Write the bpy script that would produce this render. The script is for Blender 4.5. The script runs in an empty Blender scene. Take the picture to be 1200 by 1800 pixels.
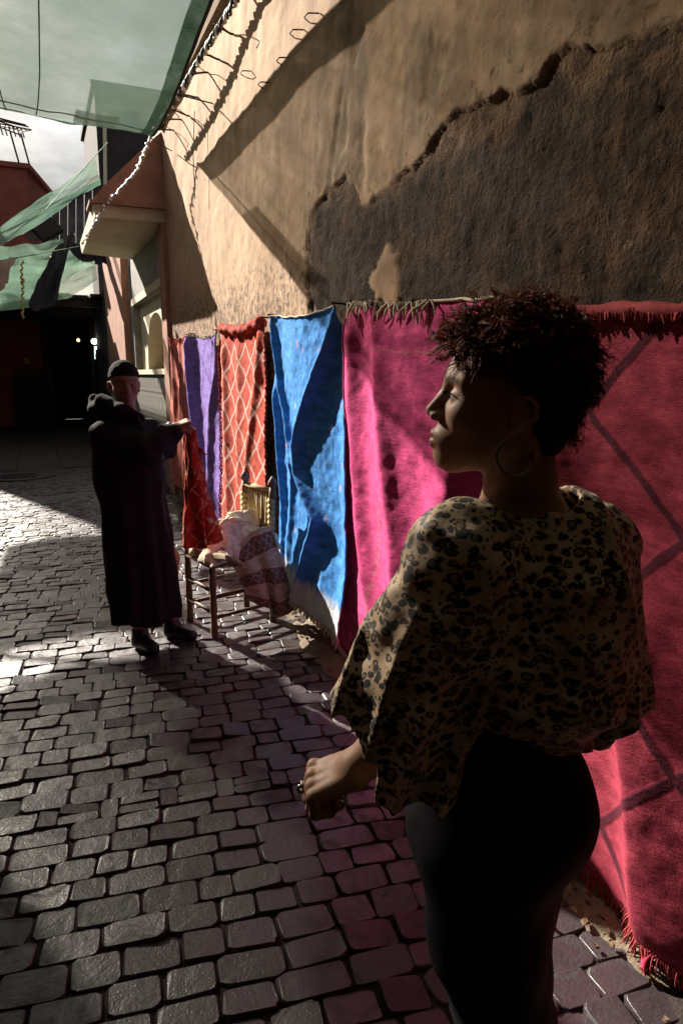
import bpy, bmesh, math, random
import numpy as np
from mathutils import Vector

# ------------------------------------------------------------------ camera, sky, sun, exposure
scene = bpy.context.scene
PSI, TH, F, CAMH, XW = math.radians(23.6), math.radians(11.4), 1200.0, 1.6, 1.6
cam_d = bpy.data.cameras.new('camera'); cam = bpy.data.objects.new('camera', cam_d)
scene.collection.objects.link(cam); scene.camera = cam
cam.location = (0, 0, CAMH)
cam.rotation_euler = (math.pi/2 - TH, 0, -PSI)
cam_d.sensor_fit = 'VERTICAL'; cam_d.sensor_height = 36.0; cam_d.lens = 24.0
cam_d.clip_start = 0.05; cam_d.clip_end = 600.0

SUN = np.array([-0.34, 0.95, 0.54]); SUN /= np.linalg.norm(SUN)
SUN_EL = math.asin(SUN[2]); SUN_AZ = math.atan2(SUN[0], SUN[1])
sun_d = bpy.data.lights.new('sun', 'SUN'); sun_d.energy = 5.0; sun_d.angle = math.radians(0.55)
sun_d.color = (1.0, 0.915, 0.80)
sun = bpy.data.objects.new('sun', sun_d); scene.collection.objects.link(sun)
sun.rotation_euler = Vector(SUN.tolist()).to_track_quat('Z', 'Y').to_euler()
sun.location = (-4, 12, 9)

world = bpy.data.worlds.new('World'); scene.world = world; world.use_nodes = True
nt = world.node_tree; nt.nodes.clear()
wo = nt.nodes.new('ShaderNodeOutputWorld'); wb = nt.nodes.new('ShaderNodeBackground')
sky = nt.nodes.new('ShaderNodeTexSky'); sky.sky_type = 'NISHITA'; sky.sun_disc = False
sky.sun_elevation = SUN_EL; sky.sun_rotation = SUN_AZ; sky.dust_density = 2.0; sky.air_density = 1.0
wtc = nt.nodes.new('ShaderNodeTexCoord'); wmp = nt.nodes.new('ShaderNodeMapping'); wmp.inputs['Scale'].default_value = (1, 1, 2.6)
wn = nt.nodes.new('ShaderNodeTexNoise'); wn.inputs['Scale'].default_value = 3.2; wn.inputs['Detail'].default_value = 8; wn.inputs['Roughness'].default_value = 0.55
wr = nt.nodes.new('ShaderNodeMapRange'); wr.inputs['From Min'].default_value = 0.36; wr.inputs['From Max'].default_value = 0.62
wr.inputs['To Min'].default_value = 0.45; wr.inputs['To Max'].default_value = 0.95
wm = nt.nodes.new('ShaderNodeMix'); wm.data_type = 'RGBA'; wm.inputs[7].default_value = (2.2, 2.25, 2.1, 1)
nt.links.new(wtc.outputs['Generated'], wmp.inputs['Vector']); nt.links.new(wmp.outputs['Vector'], wn.inputs['Vector'])
nt.links.new(wn.outputs['Fac'], wr.inputs['Value']); nt.links.new(wr.outputs['Result'], wm.inputs[0])
nt.links.new(sky.outputs['Color'], wm.inputs[6]); nt.links.new(wm.outputs[2], wb.inputs['Color'])
wb.inputs['Strength'].default_value = 0.05
nt.links.new(wb.outputs['Background'], wo.inputs['Surface'])

vs = scene.view_settings
vs.view_transform = 'Standard'; vs.look = 'None'; vs.gamma = 1.0; vs.use_curve_mapping = False; vs.exposure = 1.65
scene.cycles.use_denoising = True
scene.cycles.max_bounces = 6; scene.cycles.diffuse_bounces = 3; scene.cycles.glossy_bounces = 3; scene.cycles.use_adaptive_sampling = True; scene.cycles.adaptive_threshold = .03; scene.cycles.transparent_max_bounces = 12
scene.cycles.sample_clamp_indirect = 4.0

# ------------------------------------------------------------------ helpers
COL = scene.collection
rng = np.random.default_rng(7); random.seed(7)
fh = np.array([math.sin(PSI), math.cos(PSI), 0.0]); rt = np.array([math.cos(PSI), -math.sin(PSI), 0.0])
fw = fh*math.cos(TH) + np.array([0, 0, -math.sin(TH)]); up_ = fh*math.sin(TH) + np.array([0, 0, math.cos(TH)])
CC = np.array([0, 0, CAMH])
def ray(x, y): return fw + rt*(x-600)/F - up_*(y-900)/F
def at_f(x, y, f): d = ray(x, y); return CC + d*f/(d@fh)          # photo point at a forward distance
def at_wall(x, y, X=XW): d = ray(x, y); return CC + d*(X-CC[0])/d[0]
def at_ground(x, y, z=0.0): d = ray(x, y); return CC + d*(z-CC[2])/d[2]
def at_y(x, y, Y): d = ray(x, y); return CC + d*Y/d[1]
def RF(r, f, u): return rt*r + fh*f + np.array([0, 0, u])          # (right, forward, up) to world

def tag(o, label=None, cat=None, group=None, kind=None):
    if label: o['label'] = label
    if cat: o['category'] = cat
    if group: o['group'] = group
    if kind: o['kind'] = kind
    return o
def empty(name, loc, label, cat, group=None):
    o = bpy.data.objects.new(name, None); o.location = [float(c) for c in loc]; o.empty_display_size = 0.1
    COL.objects.link(o); return tag(o, label, cat, group)
def root_of(o):
    while o.parent: o = o.parent
    return o
def mesh_data(name, V, Fc, mats=None, smooth=False, uv=None, mat_idx=None):
    V = np.asarray(V, dtype=np.float64)
    me = bpy.data.meshes.new(name)
    if isinstance(Fc, np.ndarray):
        n = len(Fc); k = Fc.shape[1]
        me.vertices.add(len(V)); me.vertices.foreach_set('co', V.astype(np.float32).ravel())
        me.loops.add(n*k); me.loops.foreach_set('vertex_index', Fc.astype(np.int32).ravel())
        me.polygons.add(n); me.polygons.foreach_set('loop_start', np.arange(0, n*k, k, dtype=np.int32))
        me.update(calc_edges=True)
    else:
        me.from_pydata([tuple(v) for v in V.tolist()], [], Fc); me.update()
    if smooth: me.polygons.foreach_set('use_smooth', np.ones(len(me.polygons), dtype=bool))
    if uv is not None:
        l = me.uv_layers.new(name='UVMap'); vi = np.empty(len(me.loops), dtype=np.int32); me.loops.foreach_get('vertex_index', vi)
        l.data.foreach_set('uv', np.asarray(uv, dtype=np.float32)[vi].ravel())
    for m in (mats or []): me.materials.append(m)
    if mat_idx is not None: me.polygons.foreach_set('material_index', np.asarray(mat_idx, dtype=np.int32))
    return me
def obj(name, V, Fc, mat, parent=None, smooth=False, uv=None, mat_idx=None):
    V = np.asarray(V, dtype=np.float64)
    if parent is not None: V = V - np.array(root_of(parent).location)
    me = mesh_data(name, V, Fc, mat if isinstance(mat, list) else [mat], smooth, uv, mat_idx)
    o = bpy.data.objects.new(name, me); COL.objects.link(o)
    if parent is not None: o.parent = parent
    return o
def attr(o, name, vals):
    a = o.data.attributes.new(name, 'FLOAT', 'POINT'); a.data.foreach_set('value', np.asarray(vals, dtype=np.float32))
def grid_faces(nu, nv, flip=False):
    i = np.arange(nu*nv).reshape(nv, nu)
    q = np.stack([i[:-1, :-1], i[:-1, 1:], i[1:, 1:], i[1:, :-1]], -1).reshape(-1, 4)
    return q[:, ::-1].copy() if flip else q
class MB:
    """collects simple solids into one mesh"""
    def __init__(s): s.V = []; s.F = []
    def add(s, V, Fc):
        b = len(s.V); s.V += [tuple(map(float, v)) for v in V]; s.F += [tuple(int(i)+b for i in f) for f in Fc]; return s
    def hexa(s, P):   # 8 points: bottom 4 ccw, top 4 ccw
        return s.add(P, [(3,2,1,0),(4,5,6,7),(0,1,5,4),(1,2,6,5),(2,3,7,6),(3,0,4,7)])
    def box(s, lo, hi):
        (a,b,c),(d,e,f) = lo, hi
        return s.hexa([(a,b,c),(d,b,c),(d,e,c),(a,e,c),(a,b,f),(d,b,f),(d,e,f),(a,e,f)])
    def prism(s, poly, d):   # polygon of 3-D points extruded by vector d
        n = len(poly); poly = [np.array(p, float) for p in poly]; d = np.array(d, float)
        return s.add(poly + [p+d for p in poly], [tuple(range(n))[::-1], tuple(range(n, 2*n))] + [(i, (i+1)%n, (i+1)%n+n, i+n) for i in range(n)])
    def tube(s, pts, r, k=8, caps=True):
        V, Fc = tube(pts, r, k, caps); return s.add(V, Fc)
    def build(s, name, mat, parent=None, smooth=False): return obj(name, s.V, s.F, mat, parent, smooth)
def tube(pts, r, k=8, caps=True):
    P = np.asarray(pts, float); n = len(P); R = np.broadcast_to(np.asarray(r, float), (n,))
    T = np.gradient(P, axis=0) if n > 2 else np.repeat((P[1]-P[0])[None], 2, 0)
    T /= np.linalg.norm(T, axis=1)[:, None]+1e-12
    a = np.array([0, 0, 1.]) if abs(T[0][2]) < .9 else np.array([1., 0, 0])
    V = []
    u = np.cross(T[0], a); u /= np.linalg.norm(u)
    for i in range(n):
        u = u - T[i]*(u@T[i]); u /= np.linalg.norm(u)+1e-12; w = np.cross(T[i], u)
        for j in range(k):
            t = 2*math.pi*j/k; V.append(P[i] + R[i]*(math.cos(t)*u + math.sin(t)*w))
    Fc = [(i*k+j, i*k+(j+1)%k, (i+1)*k+(j+1)%k, (i+1)*k+j) for i in range(n-1) for j in range(k)]
    if caps: Fc += [tuple(range(k))[::-1], tuple(range((n-1)*k, n*k))]
    return V, Fc
def smoothstep(a, b, x): t = np.clip((x-a)/(b-a), 0, 1); return t*t*(3-2*t)
_lat = {}
def vn(x, y, seed=0, n=256):
    """value noise, 2-D, about -1..1"""
    if seed not in _lat: _lat[seed] = np.random.default_rng(1000+seed).uniform(-1, 1, (n, n)).astype(np.float32)
    L = _lat[seed]; x = np.asarray(x, dtype=np.float64); y = np.asarray(y, dtype=np.float64)
    xi = np.floor(x).astype(int); yi = np.floor(y).astype(int); fx = x-xi; fy = y-yi
    fx = fx*fx*(3-2*fx); fy = fy*fy*(3-2*fy); a = lambda i, j: L[(xi+i) % n, (yi+j) % n]
    return (a(0,0)*(1-fx)+a(1,0)*fx)*(1-fy) + (a(0,1)*(1-fx)+a(1,1)*fx)*fy
def fbm(x, y, seed=0, o=4, g=.5):
    s = 0; a = 1.
    for i in range(o): s = s + a*vn(np.asarray(x)*2**i + 17.3*i, np.asarray(y)*2**i + 5.1*i, seed+i); a *= g
    return s
def inside(px, py, poly):
    c = np.zeros(np.shape(px), bool); n = len(poly)
    for i in range(n):
        x1, y1 = poly[i]; x2, y2 = poly[(i+1) % n]
        if y1 == y2: continue
        c ^= ((y1 > py) != (y2 > py)) & (px < (x2-x1)*(py-y1)/(y2-y1)+x1)
    return c
def seg_dist(px, py, poly, closed=True):
    d = np.full(np.shape(px), 1e9); n = len(poly)
    for i in range(n if closed else n-1):
        x1, y1 = poly[i]; x2, y2 = poly[(i+1) % n]; ex, ey = x2-x1, y2-y1
        t = np.clip(((px-x1)*ex+(py-y1)*ey)/(ex*ex+ey*ey+1e-12), 0, 1); d = np.minimum(d, np.hypot(px-x1-t*ex, py-y1-t*ey))
    return d
def sdpoly(px, py, poly): d = seg_dist(px, py, poly); return np.where(inside(px, py, poly), -d, d)

# ------------------------------------------------------------------ materials
class NT:
    def __init__(s, name):
        s.m = bpy.data.materials.new(name); s.m.use_nodes = True; s.t = s.m.node_tree; s.t.nodes.clear()
        s.out = s.t.nodes.new('ShaderNodeOutputMaterial')
    def put(s, sock, v):
        if isinstance(v, bpy.types.NodeSocket): s.t.links.new(v, sock)
        else:
            if sock.type == 'RGBA' and len(v) == 3: v = (*v, 1)
            sock.default_value = v
    def n(s, typ, out=0, props=None, **kw):
        nd = s.t.nodes.new('ShaderNode'+typ)
        for k, v in (props or {}).items(): setattr(nd, k, v)
        for k, v in kw.items():
            key = int(k[1:]) if k[0] == 'i' and k[1:].isdigit() else k.replace('_', ' ')
            s.put(nd.inputs[key], v)
        return nd.outputs[out]
    def math(s, op, a, b=0.0, c=None, clamp=False):
        nd = s.t.nodes.new('ShaderNodeMath'); nd.operation = op; nd.use_clamp = clamp
        s.put(nd.inputs[0], a); s.put(nd.inputs[1], b)
        if c is not None: s.put(nd.inputs[2], c)
        return nd.outputs[0]
    def mix(s, fac, a, b, blend='MIX'):
        nd = s.t.nodes.new('ShaderNodeMix'); nd.data_type = 'RGBA'; nd.blend_type = blend
        s.put(nd.inputs[0], fac); s.put(nd.inputs[6], a); s.put(nd.inputs[7], b); return nd.outputs[2]
    def rng(s, v, a, b, c=0.0, d=1.0):
        return s.n('MapRange', Value=v, From_Min=a, From_Max=b, To_Min=c, To_Max=d)
    def noise(s, vec, scale, detail=4.0, rough=0.55, dist=0.0):
        return s.n('TexNoise', Vector=vec, Scale=scale, Detail=detail, Roughness=rough, Distortion=dist)
    def coord(s, which='Object'):
        return s.t.nodes.new('ShaderNodeTexCoord').outputs[which]
    def map(s, vec, scale=(1,1,1), rot=(0,0,0), loc=(0,0,0)):
        return s.n('Mapping', Vector=vec, Scale=scale, Rotation=rot, Location=loc)
    def attr(s, name):
        nd = s.t.nodes.new('ShaderNodeAttribute'); nd.attribute_name = name; return nd.outputs['Fac']
    def bump(s, h, strength=.3, dist=.01, normal=None):
        kw = dict(Height=h, Strength=strength, Distance=dist)
        if normal is not None: kw['Normal'] = normal
        return s.n('Bump', **kw)
    def bsdf(s, color, rough=.8, normal=None, metal=0.0, spec=.4, sheen=0.0, sheen_rough=.4, sheen_tint=(1,1,1), sss=0.0, emit=None, trans=0.0, coat=0.0):
        nd = s.t.nodes.new('ShaderNodeBsdfPrincipled')
        s.put(nd.inputs['Base Color'], color); s.put(nd.inputs['Roughness'], rough); s.put(nd.inputs['Metallic'], metal)
        s.put(nd.inputs['Specular IOR Level'], spec)
        if sheen: s.put(nd.inputs['Sheen Weight'], sheen); s.put(nd.inputs['Sheen Roughness'], sheen_rough); s.put(nd.inputs['Sheen Tint'], sheen_tint)
        if sss: s.put(nd.inputs['Subsurface Weight'], sss); nd.inputs['Subsurface Radius'].default_value = (1.0, .35, .2); nd.inputs['Subsurface Scale'].default_value = .012
        if emit: s.put(nd.inputs['Emission Color'], emit[0]); s.put(nd.inputs['Emission Strength'], emit[1])
        if trans: s.put(nd.inputs['Transmission Weight'], trans)
        if coat: s.put(nd.inputs['Coat Weight'], coat)
        if normal is not None: s.put(nd.inputs['Normal'], normal)
        return nd.outputs[0]
    def done(s, sh): s.t.links.new(sh, s.out.inputs['Surface']); return s.m

def simple(name, col, rough=.8, var=.25, scale=8., bump=.25, bscale=40., spec=.3, metal=0.0, dist=.01):
    n = NT(name); c = n.coord()
    a = n.noise(c, scale, 5, .6); b = n.noise(c, bscale, 4, .6)
    lo = tuple(v*(1-var) for v in col); hi = tuple(min(1, v*(1+var)) for v in col)
    return n.done(n.bsdf(n.mix(n.rng(a, .3, .7), lo, hi), rough, n.bump(b, bump, dist), metal, spec))

# ------------------------------------------------------------------ ground and paving
def m_cobble():
    n = NT('cobble_stone'); p = n.n('NewGeometry', 0); oi = n.t.nodes.new('ShaderNodeObjectInfo')
    big = n.noise(p, 2.3, 3, .5); mid = n.noise(p, 14, 5, .65, .4); fine = n.noise(p, 110, 4, .65)
    rnd = n.math('ADD', oi.outputs['Random'], n.attr('rnd'))
    base = n.mix(n.rng(mid, .3, .72), (.014, .0098, .0120), (.058, .043, .0475))
    base = n.mix(n.math('MULTIPLY', rnd, .6), base, (.034, .021, .024))
    stain = n.rng(n.noise(p, 6.5, 6, .7, .8), .52, .63)
    base = n.mix(n.math('MULTIPLY', stain, .75), base, (.011, .009, .0095))
    rough = n.math('ADD', n.rng(mid, .3, .75, .50, .27), n.math('MULTIPLY', stain, .25))
    rough = n.math('ADD', rough, n.rng(fine, .3, .7, -.06, .09))
    nm = n.bump(mid, .35, .012); nm = n.bump(fine, .3, .003, nm)
    pits = n.n('TexVoronoi', 0, Vector=p, Scale=70.0); nm = n.bump(n.rng(pits, .05, .3), .22, .003, nm)
    return n.done(n.bsdf(base, rough, nm, spec=.75))
def m_dirt(name, a, b, rough=.9):
    n = NT(name); p = n.n('NewGeometry', 0)
    c = n.mix(n.rng(n.noise(p, 5, 6, .6), .35, .65), a, b)
    c = n.mix(n.rng(n.noise(p, 60, 4, .7), .45, .75, 0, .6), c, tuple(v*.45 for v in a))
    nm = n.bump(n.noise(p, 35, 6, .7), .6, .02); return n.done(n.bsdf(c, rough, nm, spec=.2))
M_cob = m_cobble(); M_joint = m_dirt('joint_grit', (.026, .020, .019), (.055, .043, .038)); M_earth = m_dirt('wall_foot_earth', (.16, .125, .09), (.27, .215, .15))

ground = obj('ground', [(-300, -300, -.06), (300, -300, -.06), (300, 300, -.06), (-300, 300, -.06)], [(0, 1, 2, 3)], M_joint); tag(ground, kind='structure')
ys_ = np.concatenate([np.linspace(-4, 0, 9)[:-1], np.linspace(0, 12, 241), np.linspace(12, 27, 16)[1:]]); xs_ = np.linspace(-2.7, 1.75, 90)
gy, gx = np.meshgrid(ys_, xs_, indexing='ij')
gz = -.0115 + .0016*fbm(gx*4, gy*4, 3) + smoothstep(1.30, 1.62, gx+.05*vn(gy*3, gx*0+2, 9))*(.045+.02*fbm(gx*9, gy*9, 12))
street = obj('street', np.stack([gx, gy, gz], -1).reshape(-1, 3), grid_faces(90, len(ys_), True)[:, ::-1].copy(), M_joint, smooth=True); tag(street, kind='structure')
fx_ = np.linspace(1.26, 1.78, 30); fy_ = np.concatenate([np.linspace(-3, .8, 20)[:-1], np.linspace(.8, 9, 300)])
gy, gx = np.meshgrid(fy_, fx_, indexing='ij')
gz = -.026 + smoothstep(1.26, 1.5, gx+.07*fbm(gy*2.2, gx*2+4, 9))*(.062+.022*fbm(gx*8, gy*8, 31)+.012*fbm(gx*24, gy*24, 35))
tag(obj('earth_strip', np.stack([gx, gy, gz], -1).reshape(-1, 3), grid_faces(30, len(fy_)), M_earth, smooth=True), kind='structure')

def cobble_template(seed):
    r = np.random.default_rng(seed); ang = []
    P = []
    for cx, cy in ((1, 1), (-1, 1), (-1, -1), (1, -1)):
        for k in range(3):
            a = math.atan2(cy, cx) + (k-1)*.62; rr = .30*r.uniform(.7, 1.25)
            P.append((cx*(.5-rr*.5)+rr*.5*math.cos(a)*1.0, cy*(.5-rr*.62)+rr*.62*math.sin(a)))
    P = np.array(P)*1.0; P += r.normal(0, .017, P.shape)
    tilt = r.normal(0, .0030, 2)
    ring = lambda s, z, j: np.c_[P*s, z + (P@tilt)*2 + r.normal(0, j, len(P))]
    V = np.vstack([ring(1.0, -.040, 0), ring(.995, -.0085, .0008), ring(.90, -.0005, .0005)])
    n = 12; Fc = [(a*n+i, a*n+(i+1) % n, (a+1)*n+(i+1) % n, (a+1)*n+i) for a in (0, 1) for i in range(n)] + [tuple(range(2*n, 3*n))]
    return V, Fc
TEMPL = [cobble_template(i) for i in range(14)]
rows = []
a0 = math.radians(-8.2); e1 = np.array([math.cos(a0), math.sin(a0)]); e2 = np.array([-math.sin(a0), math.cos(a0)])
o0 = np.array([.25, 1.636]); d_ = -1.6; ri = 0; cobs = []
while d_ < 12.6:
    dep = .105 + rng.normal(0, .008)
    special = abs(d_+dep/2 - .80) < .0525
    s_ = -4.6 + rng.uniform(0, .1); k = 0
    while s_ < 3.2:
        L = float(np.clip(rng.normal(.150, .025), .105, .21))
        bow = .035*math.sin(s_*1.3+.4*ri*.11)
        def put(cs, cd, l, w, rot=0.0):
            c = o0 + e1*cs + e2*(cd+bow)
            if -2.66 < c[0] < 1.40+.05*math.sin(c[1]*5.1)+rng.normal(0, .03) and -1.2 < c[1] < 12.6: cobs.append((c[0], c[1], l+.0015+rng.normal(0, .003), w+.002+rng.normal(0, .0026), a0+rot+rng.normal(0, .022), float(np.clip(rng.normal(0, .0024), -.004, .005)), int(rng.integers(14))))
        if special:
            if k % 2 == 0:
                L = .15; put(s_+L/2, d_+dep*.25, L, dep*.5); put(s_+L/2, d_+dep*.75, L, dep*.5)
            else: L = .066; put(s_+L/2, d_+dep/2, L, dep)
        else: put(s_+L/2, d_+dep/2, L, dep)
        s_ += L; k += 1
    d_ += dep; ri += 1
def px_of(P):
    v = np.asarray(P)-CC; z = v@fw; return 600+F*(v@rt)/z, 900-F*(v@up_)/z, z
WOM = [(560, 1230), (700, 1050), (800, 860), (1140, 860), (1140, 1330), (1040, 1480), (945, 1640), (1000, 1830), (760, 1830), (720, 1400), (560, 1400)]
cand = []
for i, c in enumerate(cobs):
    x, y, z = px_of((c[0], c[1], 0))
    if z > 0 and -60 < x < 1230 and y < 1850 and not inside(np.array(x), np.array(y), WOM): cand.append((z, i))
near = set(i for z, i in sorted(cand)[:300])
cob_me = [mesh_data('cobblestone', V, Fc, [M_cob], True) for V, Fc in TEMPL]
for me in cob_me: me.polygons[24].use_smooth = False
SV, SF, SR = [], [], []
for i, c in enumerate(cobs):
    if i in near:
        o = bpy.data.objects.new('cobblestone', cob_me[c[6]]); COL.objects.link(o); o.parent = street
        o.location = (c[0], c[1], c[5]); o.rotation_euler = (0, 0, c[4]); o.scale = (c[2], c[3], 1)
    else:
        V, Fc = TEMPL[c[6]]; ca, sa = math.cos(c[4]), math.sin(c[4]); x = V[:, 0]*c[2]; y = V[:, 1]*c[3]; b = len(SV)*36
        SV.append(np.c_[c[0]+ca*x-sa*y, c[1]+sa*x+ca*y, V[:, 2]+c[5]]); SF += [tuple(k+b for k in f) for f in Fc]; SR.append(rng.uniform())
cf = obj('cobblestone_field', np.vstack(SV), SF, M_cob, parent=street, smooth=True); tag(cf, kind='stuff'); cf.data.polygons.foreach_set('use_smooth', np.tile(np.r_[np.ones(24, bool), False], len(SR)))
attr(cf, 'rnd', np.repeat(SR, 36))
# worn slabs and a manhole cover further up the alley
M_slab = simple('worn_concrete', (.06, .052, .05), .85, .35, 3, .4, 22, .2)
mb = MB()
for k in range(6):
    x0 = -2.6+k*.72; mb.box((x0, 12.5, -.05), (x0+.69, 12.82, -.012+.002*(k % 2)))
for k in range(6):
    x0 = -2.6+k*.72; mb.box((x0, 12.83, -.05), (x0+.69, 26.5, -.008+.003*((k+1) % 2)))
tag(mb.build('concrete_pavement', M_slab), kind='structure')
gc = at_ground(35, 838)
V, Fc = [], []
for r, z in ((.52, .004), (.52, .016), (.40, .016), (.39, .010), (.05, .010)):
    V += [(gc[0]+r*math.cos(t), gc[1]+r*math.sin(t), z) for t in np.linspace(0, 2*math.pi, 33)[:-1]]
for a in range(4): Fc += [(a*32+i, a*32+(i+1) % 32, (a+1)*32+(i+1) % 32, (a+1)*32+i) for i in range(32)]
Fc.append(tuple(range(128, 160)))
M_iron = simple('cast_iron', (.06, .055, .055), .45, .3, 20, .3, 60, .5, .6)
mh = empty('manhole_cover', (gc[0], gc[1], 0), 'round worn iron manhole cover set in the dark pavement', 'manhole cover')
obj('cover', V, Fc, M_iron, mh)
mb = MB()
for k in range(7): mb.box((gc[0]-.3+.02*abs(k-3), gc[1]-.27+.085*k, .0105), (gc[0]+.3-.02*abs(k-3), gc[1]-.235+.085*k, .0165))
mb.build('tread', M_iron, mh)

# ------------------------------------------------------------------ plaster wall
def m_wall():
    n = NT('old_plaster'); p = n.n('NewGeometry', 0); R = n.attr('rough'); ST = n.attr('stain'); MO = n.attr('mould'); RD = n.attr('red')
    st = n.map(p, (1, 1, .16)); big = n.noise(p, 1.7, 5, .6, .3); mid = n.noise(p, 9, 6, .65); fine = n.noise(p, 60, 5, .65); streak = n.noise(st, 7, 5, .6)
    pl = n.mix(n.rng(big, .3, .7), (.41, .255, .15), (.57, .39, .25))
    pl = n.mix(n.rng(streak, .5, .72, 0, .55), pl, (.30, .185, .11))
    pl = n.mix(n.rng(mid, .55, .75, 0, .5), pl, (.54, .40, .28))
    pl = n.mix(n.rng(n.noise(p, 3.1, 6, .7, .6), .57, .70, 0, .55), pl, (.22, .135, .08))
    pl = n.mix(n.math('MULTIPLY', RD, .75), pl, (.36, .20, .13))
    stc = n.mix(n.rng(mid, .35, .65), (.17, .10, .06), (.23, .17, .105))
    pl = n.mix(n.math('MULTIPLY', ST, n.rng(n.math('ADD', streak, mid), .7, 1.15, .2, 1.0)), pl, stc)
    pit = n.rng(n.math('ADD', n.noise(p, 17, 6, .75, .5), n.math('MULTIPLY', MO, .16)), .60, .72)
    pl = n.mix(n.math('MULTIPLY', pit, .85), pl, (.075, .045, .03))
    mud = n.mix(n.rng(mid, .32, .7), (.034, .020, .012), (.088, .050, .030))
    mud = n.mix(n.rng(n.noise(p, 2.6, 6, .65, .5), .52, .70, 0, .85), mud, (.15, .075, .040))
    mud = n.mix(n.rng(n.noise(p, 13, 4, .7), .64, .72, 0, .6), mud, (.30, .20, .12))
    mud = n.mix(n.rng(fine, .5, .8, 0, .55), mud, (.030, .020, .014))
    und = n.mix(n.rng(mid, .35, .65), (.15, .085, .05), (.24, .145, .088)); mud = n.mix(n.attr('under'), mud, und)
    mud = n.mix(n.rng(n.noise(p, 5.5, 5, .7, .6), .55, .64, 0, .75), mud, (.030, .019, .013))
    c = n.mix(R, pl, mud)
    nm = n.bump(mid, n.math('MULTIPLY_ADD', R, .5, .16), .03); nm = n.bump(fine, n.math('MULTIPLY_ADD', R, .8, .2), n.math('MULTIPLY_ADD', R, .010, .005), nm)
    return n.done(n.bsdf(c, .92, nm, spec=.15))
M_wall = m_wall()
W2 = lambda pts: [(at_wall(x, y)[1], at_wall(x, y)[2]) for x, y in pts]
MUD = W2([(556, 560), (543, 507), (540, 430), (556, 360), (575, 330), (602, 322), (640, 352), (660, 335), (690, 312), (722, 285), (760, 253), (800, 227), (847, 187), (867, 160), (900, 137), (967, 127), (987, 95), (1033, 57), (1200, 22)]) + [(.5, 2.72), (-3, 2.9), (-3, -.4), (4.1, -.4)]
PATCH = W2([(655, 545), (652, 490), (665, 450), (685, 433), (700, 450), (706, 490), (706, 545)])
STRIP = W2([(576, 330), (583, 250), (590, 190), (598, 90), (600, -40), (640, -40), (645, 120), (646, 230), (650, 300), (636, 345)])
BROWN = W2([(690, 260), (700, 120), (705, 40), (760, 30), (795, 90), (780, 170), (735, 240), (705, 330)])
GREY = W2([(740, 150), (760, 60), (790, 80), (775, 170), (750, 190)])
yy = [-3.0]
while yy[-1] < 9.0:
    Y = yy[-1]; yy.append(Y + (.08 if Y < .9 else .0075*(1+(max(Y, 1)/2.2)**1.5)))
yy[-1] = 9.0; yy = np.array(yy); zz = np.linspace(-.05, 4.45, 380)
gy, gz = np.meshgrid(yy, zz, indexing='ij')
wy = gy + .05*fbm(gy*3.1, gz*3.1, 40, 5, .6); wz = gz + .05*fbm(gy*3.1+9, gz*3.1, 46, 5, .6)
sd = sdpoly(wy, wz, MUD); rough = smoothstep(.006, -.007, sd)
pa = smoothstep(.01, -.015, sdpoly(wy, wz, PATCH)); rough = rough*(1-pa)
# crumbs of plaster left on the mud
crumb = smoothstep(1.55, 1.65, fbm(gy*3.3+3, gz*2.6, 55, 5, .65)) * smoothstep(-.05, -.15, sd)*smoothstep(.9, 1.5, gz); rough = rough*(1-.75*crumb)
fade = smoothstep(2.1, 1.3, gy)*smoothstep(2.2, 2.6, gz)
relief = .007*(1-rough) + .007*fbm(gy*1.3, gz*1.3, 60, 3) + (1-rough)*(.0025*fbm(gy*9, gz*9, 63, 4) + .004*fbm(gy*3, gz*3, 66, 3))
lump = fbm(gy*11+.5*vn(gy*5, gz*5, 79), gz*8, 70, 5, .72); lump = np.tanh(lump*.8)*1.3; relief = relief + rough*(.0046*lump + .007*vn(gy*2.3, gz*2.3, 77) + .0018*vn(gy*28, gz*24, 84) + .0014*vn(gy*15, gz*40, 85) - .002*smoothstep(.3, .9, vn(gy*30, gz*22, 78)))
relief = relief + .002*np.exp(-(np.minimum(sd, .2)-.015)**2/.0003)*(sd > 0)*(1-rough)      # curled plaster lip
strip = smoothstep(.03, -.05, sdpoly(wy, wz, STRIP)); brown = smoothstep(.05, -.12, sdpoly(wy, wz, BROWN)); grey = smoothstep(.02, -.04, sdpoly(wy, wz, GREY))
relief = relief - .010*strip*smoothstep(-.3, .5, fbm(gy*6, gz*3, 81)) - .008*grey
stain = np.clip(.55*smoothstep(-.25, .7, fbm(gy*1.6, gz*.9, 95, 5, .6))*smoothstep(5.0, 3.8, gy) + strip*.9 + brown*.8 + grey*.9 + .5*smoothstep(.5, .0, np.abs(sd))*(rough < .5)*smoothstep(3.2, 2.4, gy)*.4 + fade*.7, 0, 1)
mould = smoothstep(2.75, 2.05, gz)*smoothstep(4.0, 4.6, gy) + .55*smoothstep(.25, 0, sd)*(sd > 0)
red = smoothstep(6.6, 8.2, gy+.3*fbm(gy*2, gz*2, 90))*smoothstep(2.9, 2.2, gz)*.9 + smoothstep(8.55, 8.8, gy)
relief = np.maximum(relief, -.045); nV = gy.size
V = np.stack([XW - relief, gy, gz], -1).reshape(-1, 3)
wall = obj('plaster_wall', V, grid_faces(len(zz), len(yy)), M_wall, smooth=True)
under = smoothstep(-.16, -.01, sd+.10*fbm(gy*4, gz*4, 98, 4, .6))*(sd < .02)
for nm_, a_ in (('under', under), ('rough', rough), ('stain', stain), ('mould', mould), ('red', red)): attr(wall, nm_, a_.ravel())
tag(wall, 'tall old plaster wall with its render fallen away to dark rough mud', 'wall')
M_mudbrick = simple('mud_core', (.20, .13, .085), .95, .3, 5, .5, 30, .1)
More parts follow.
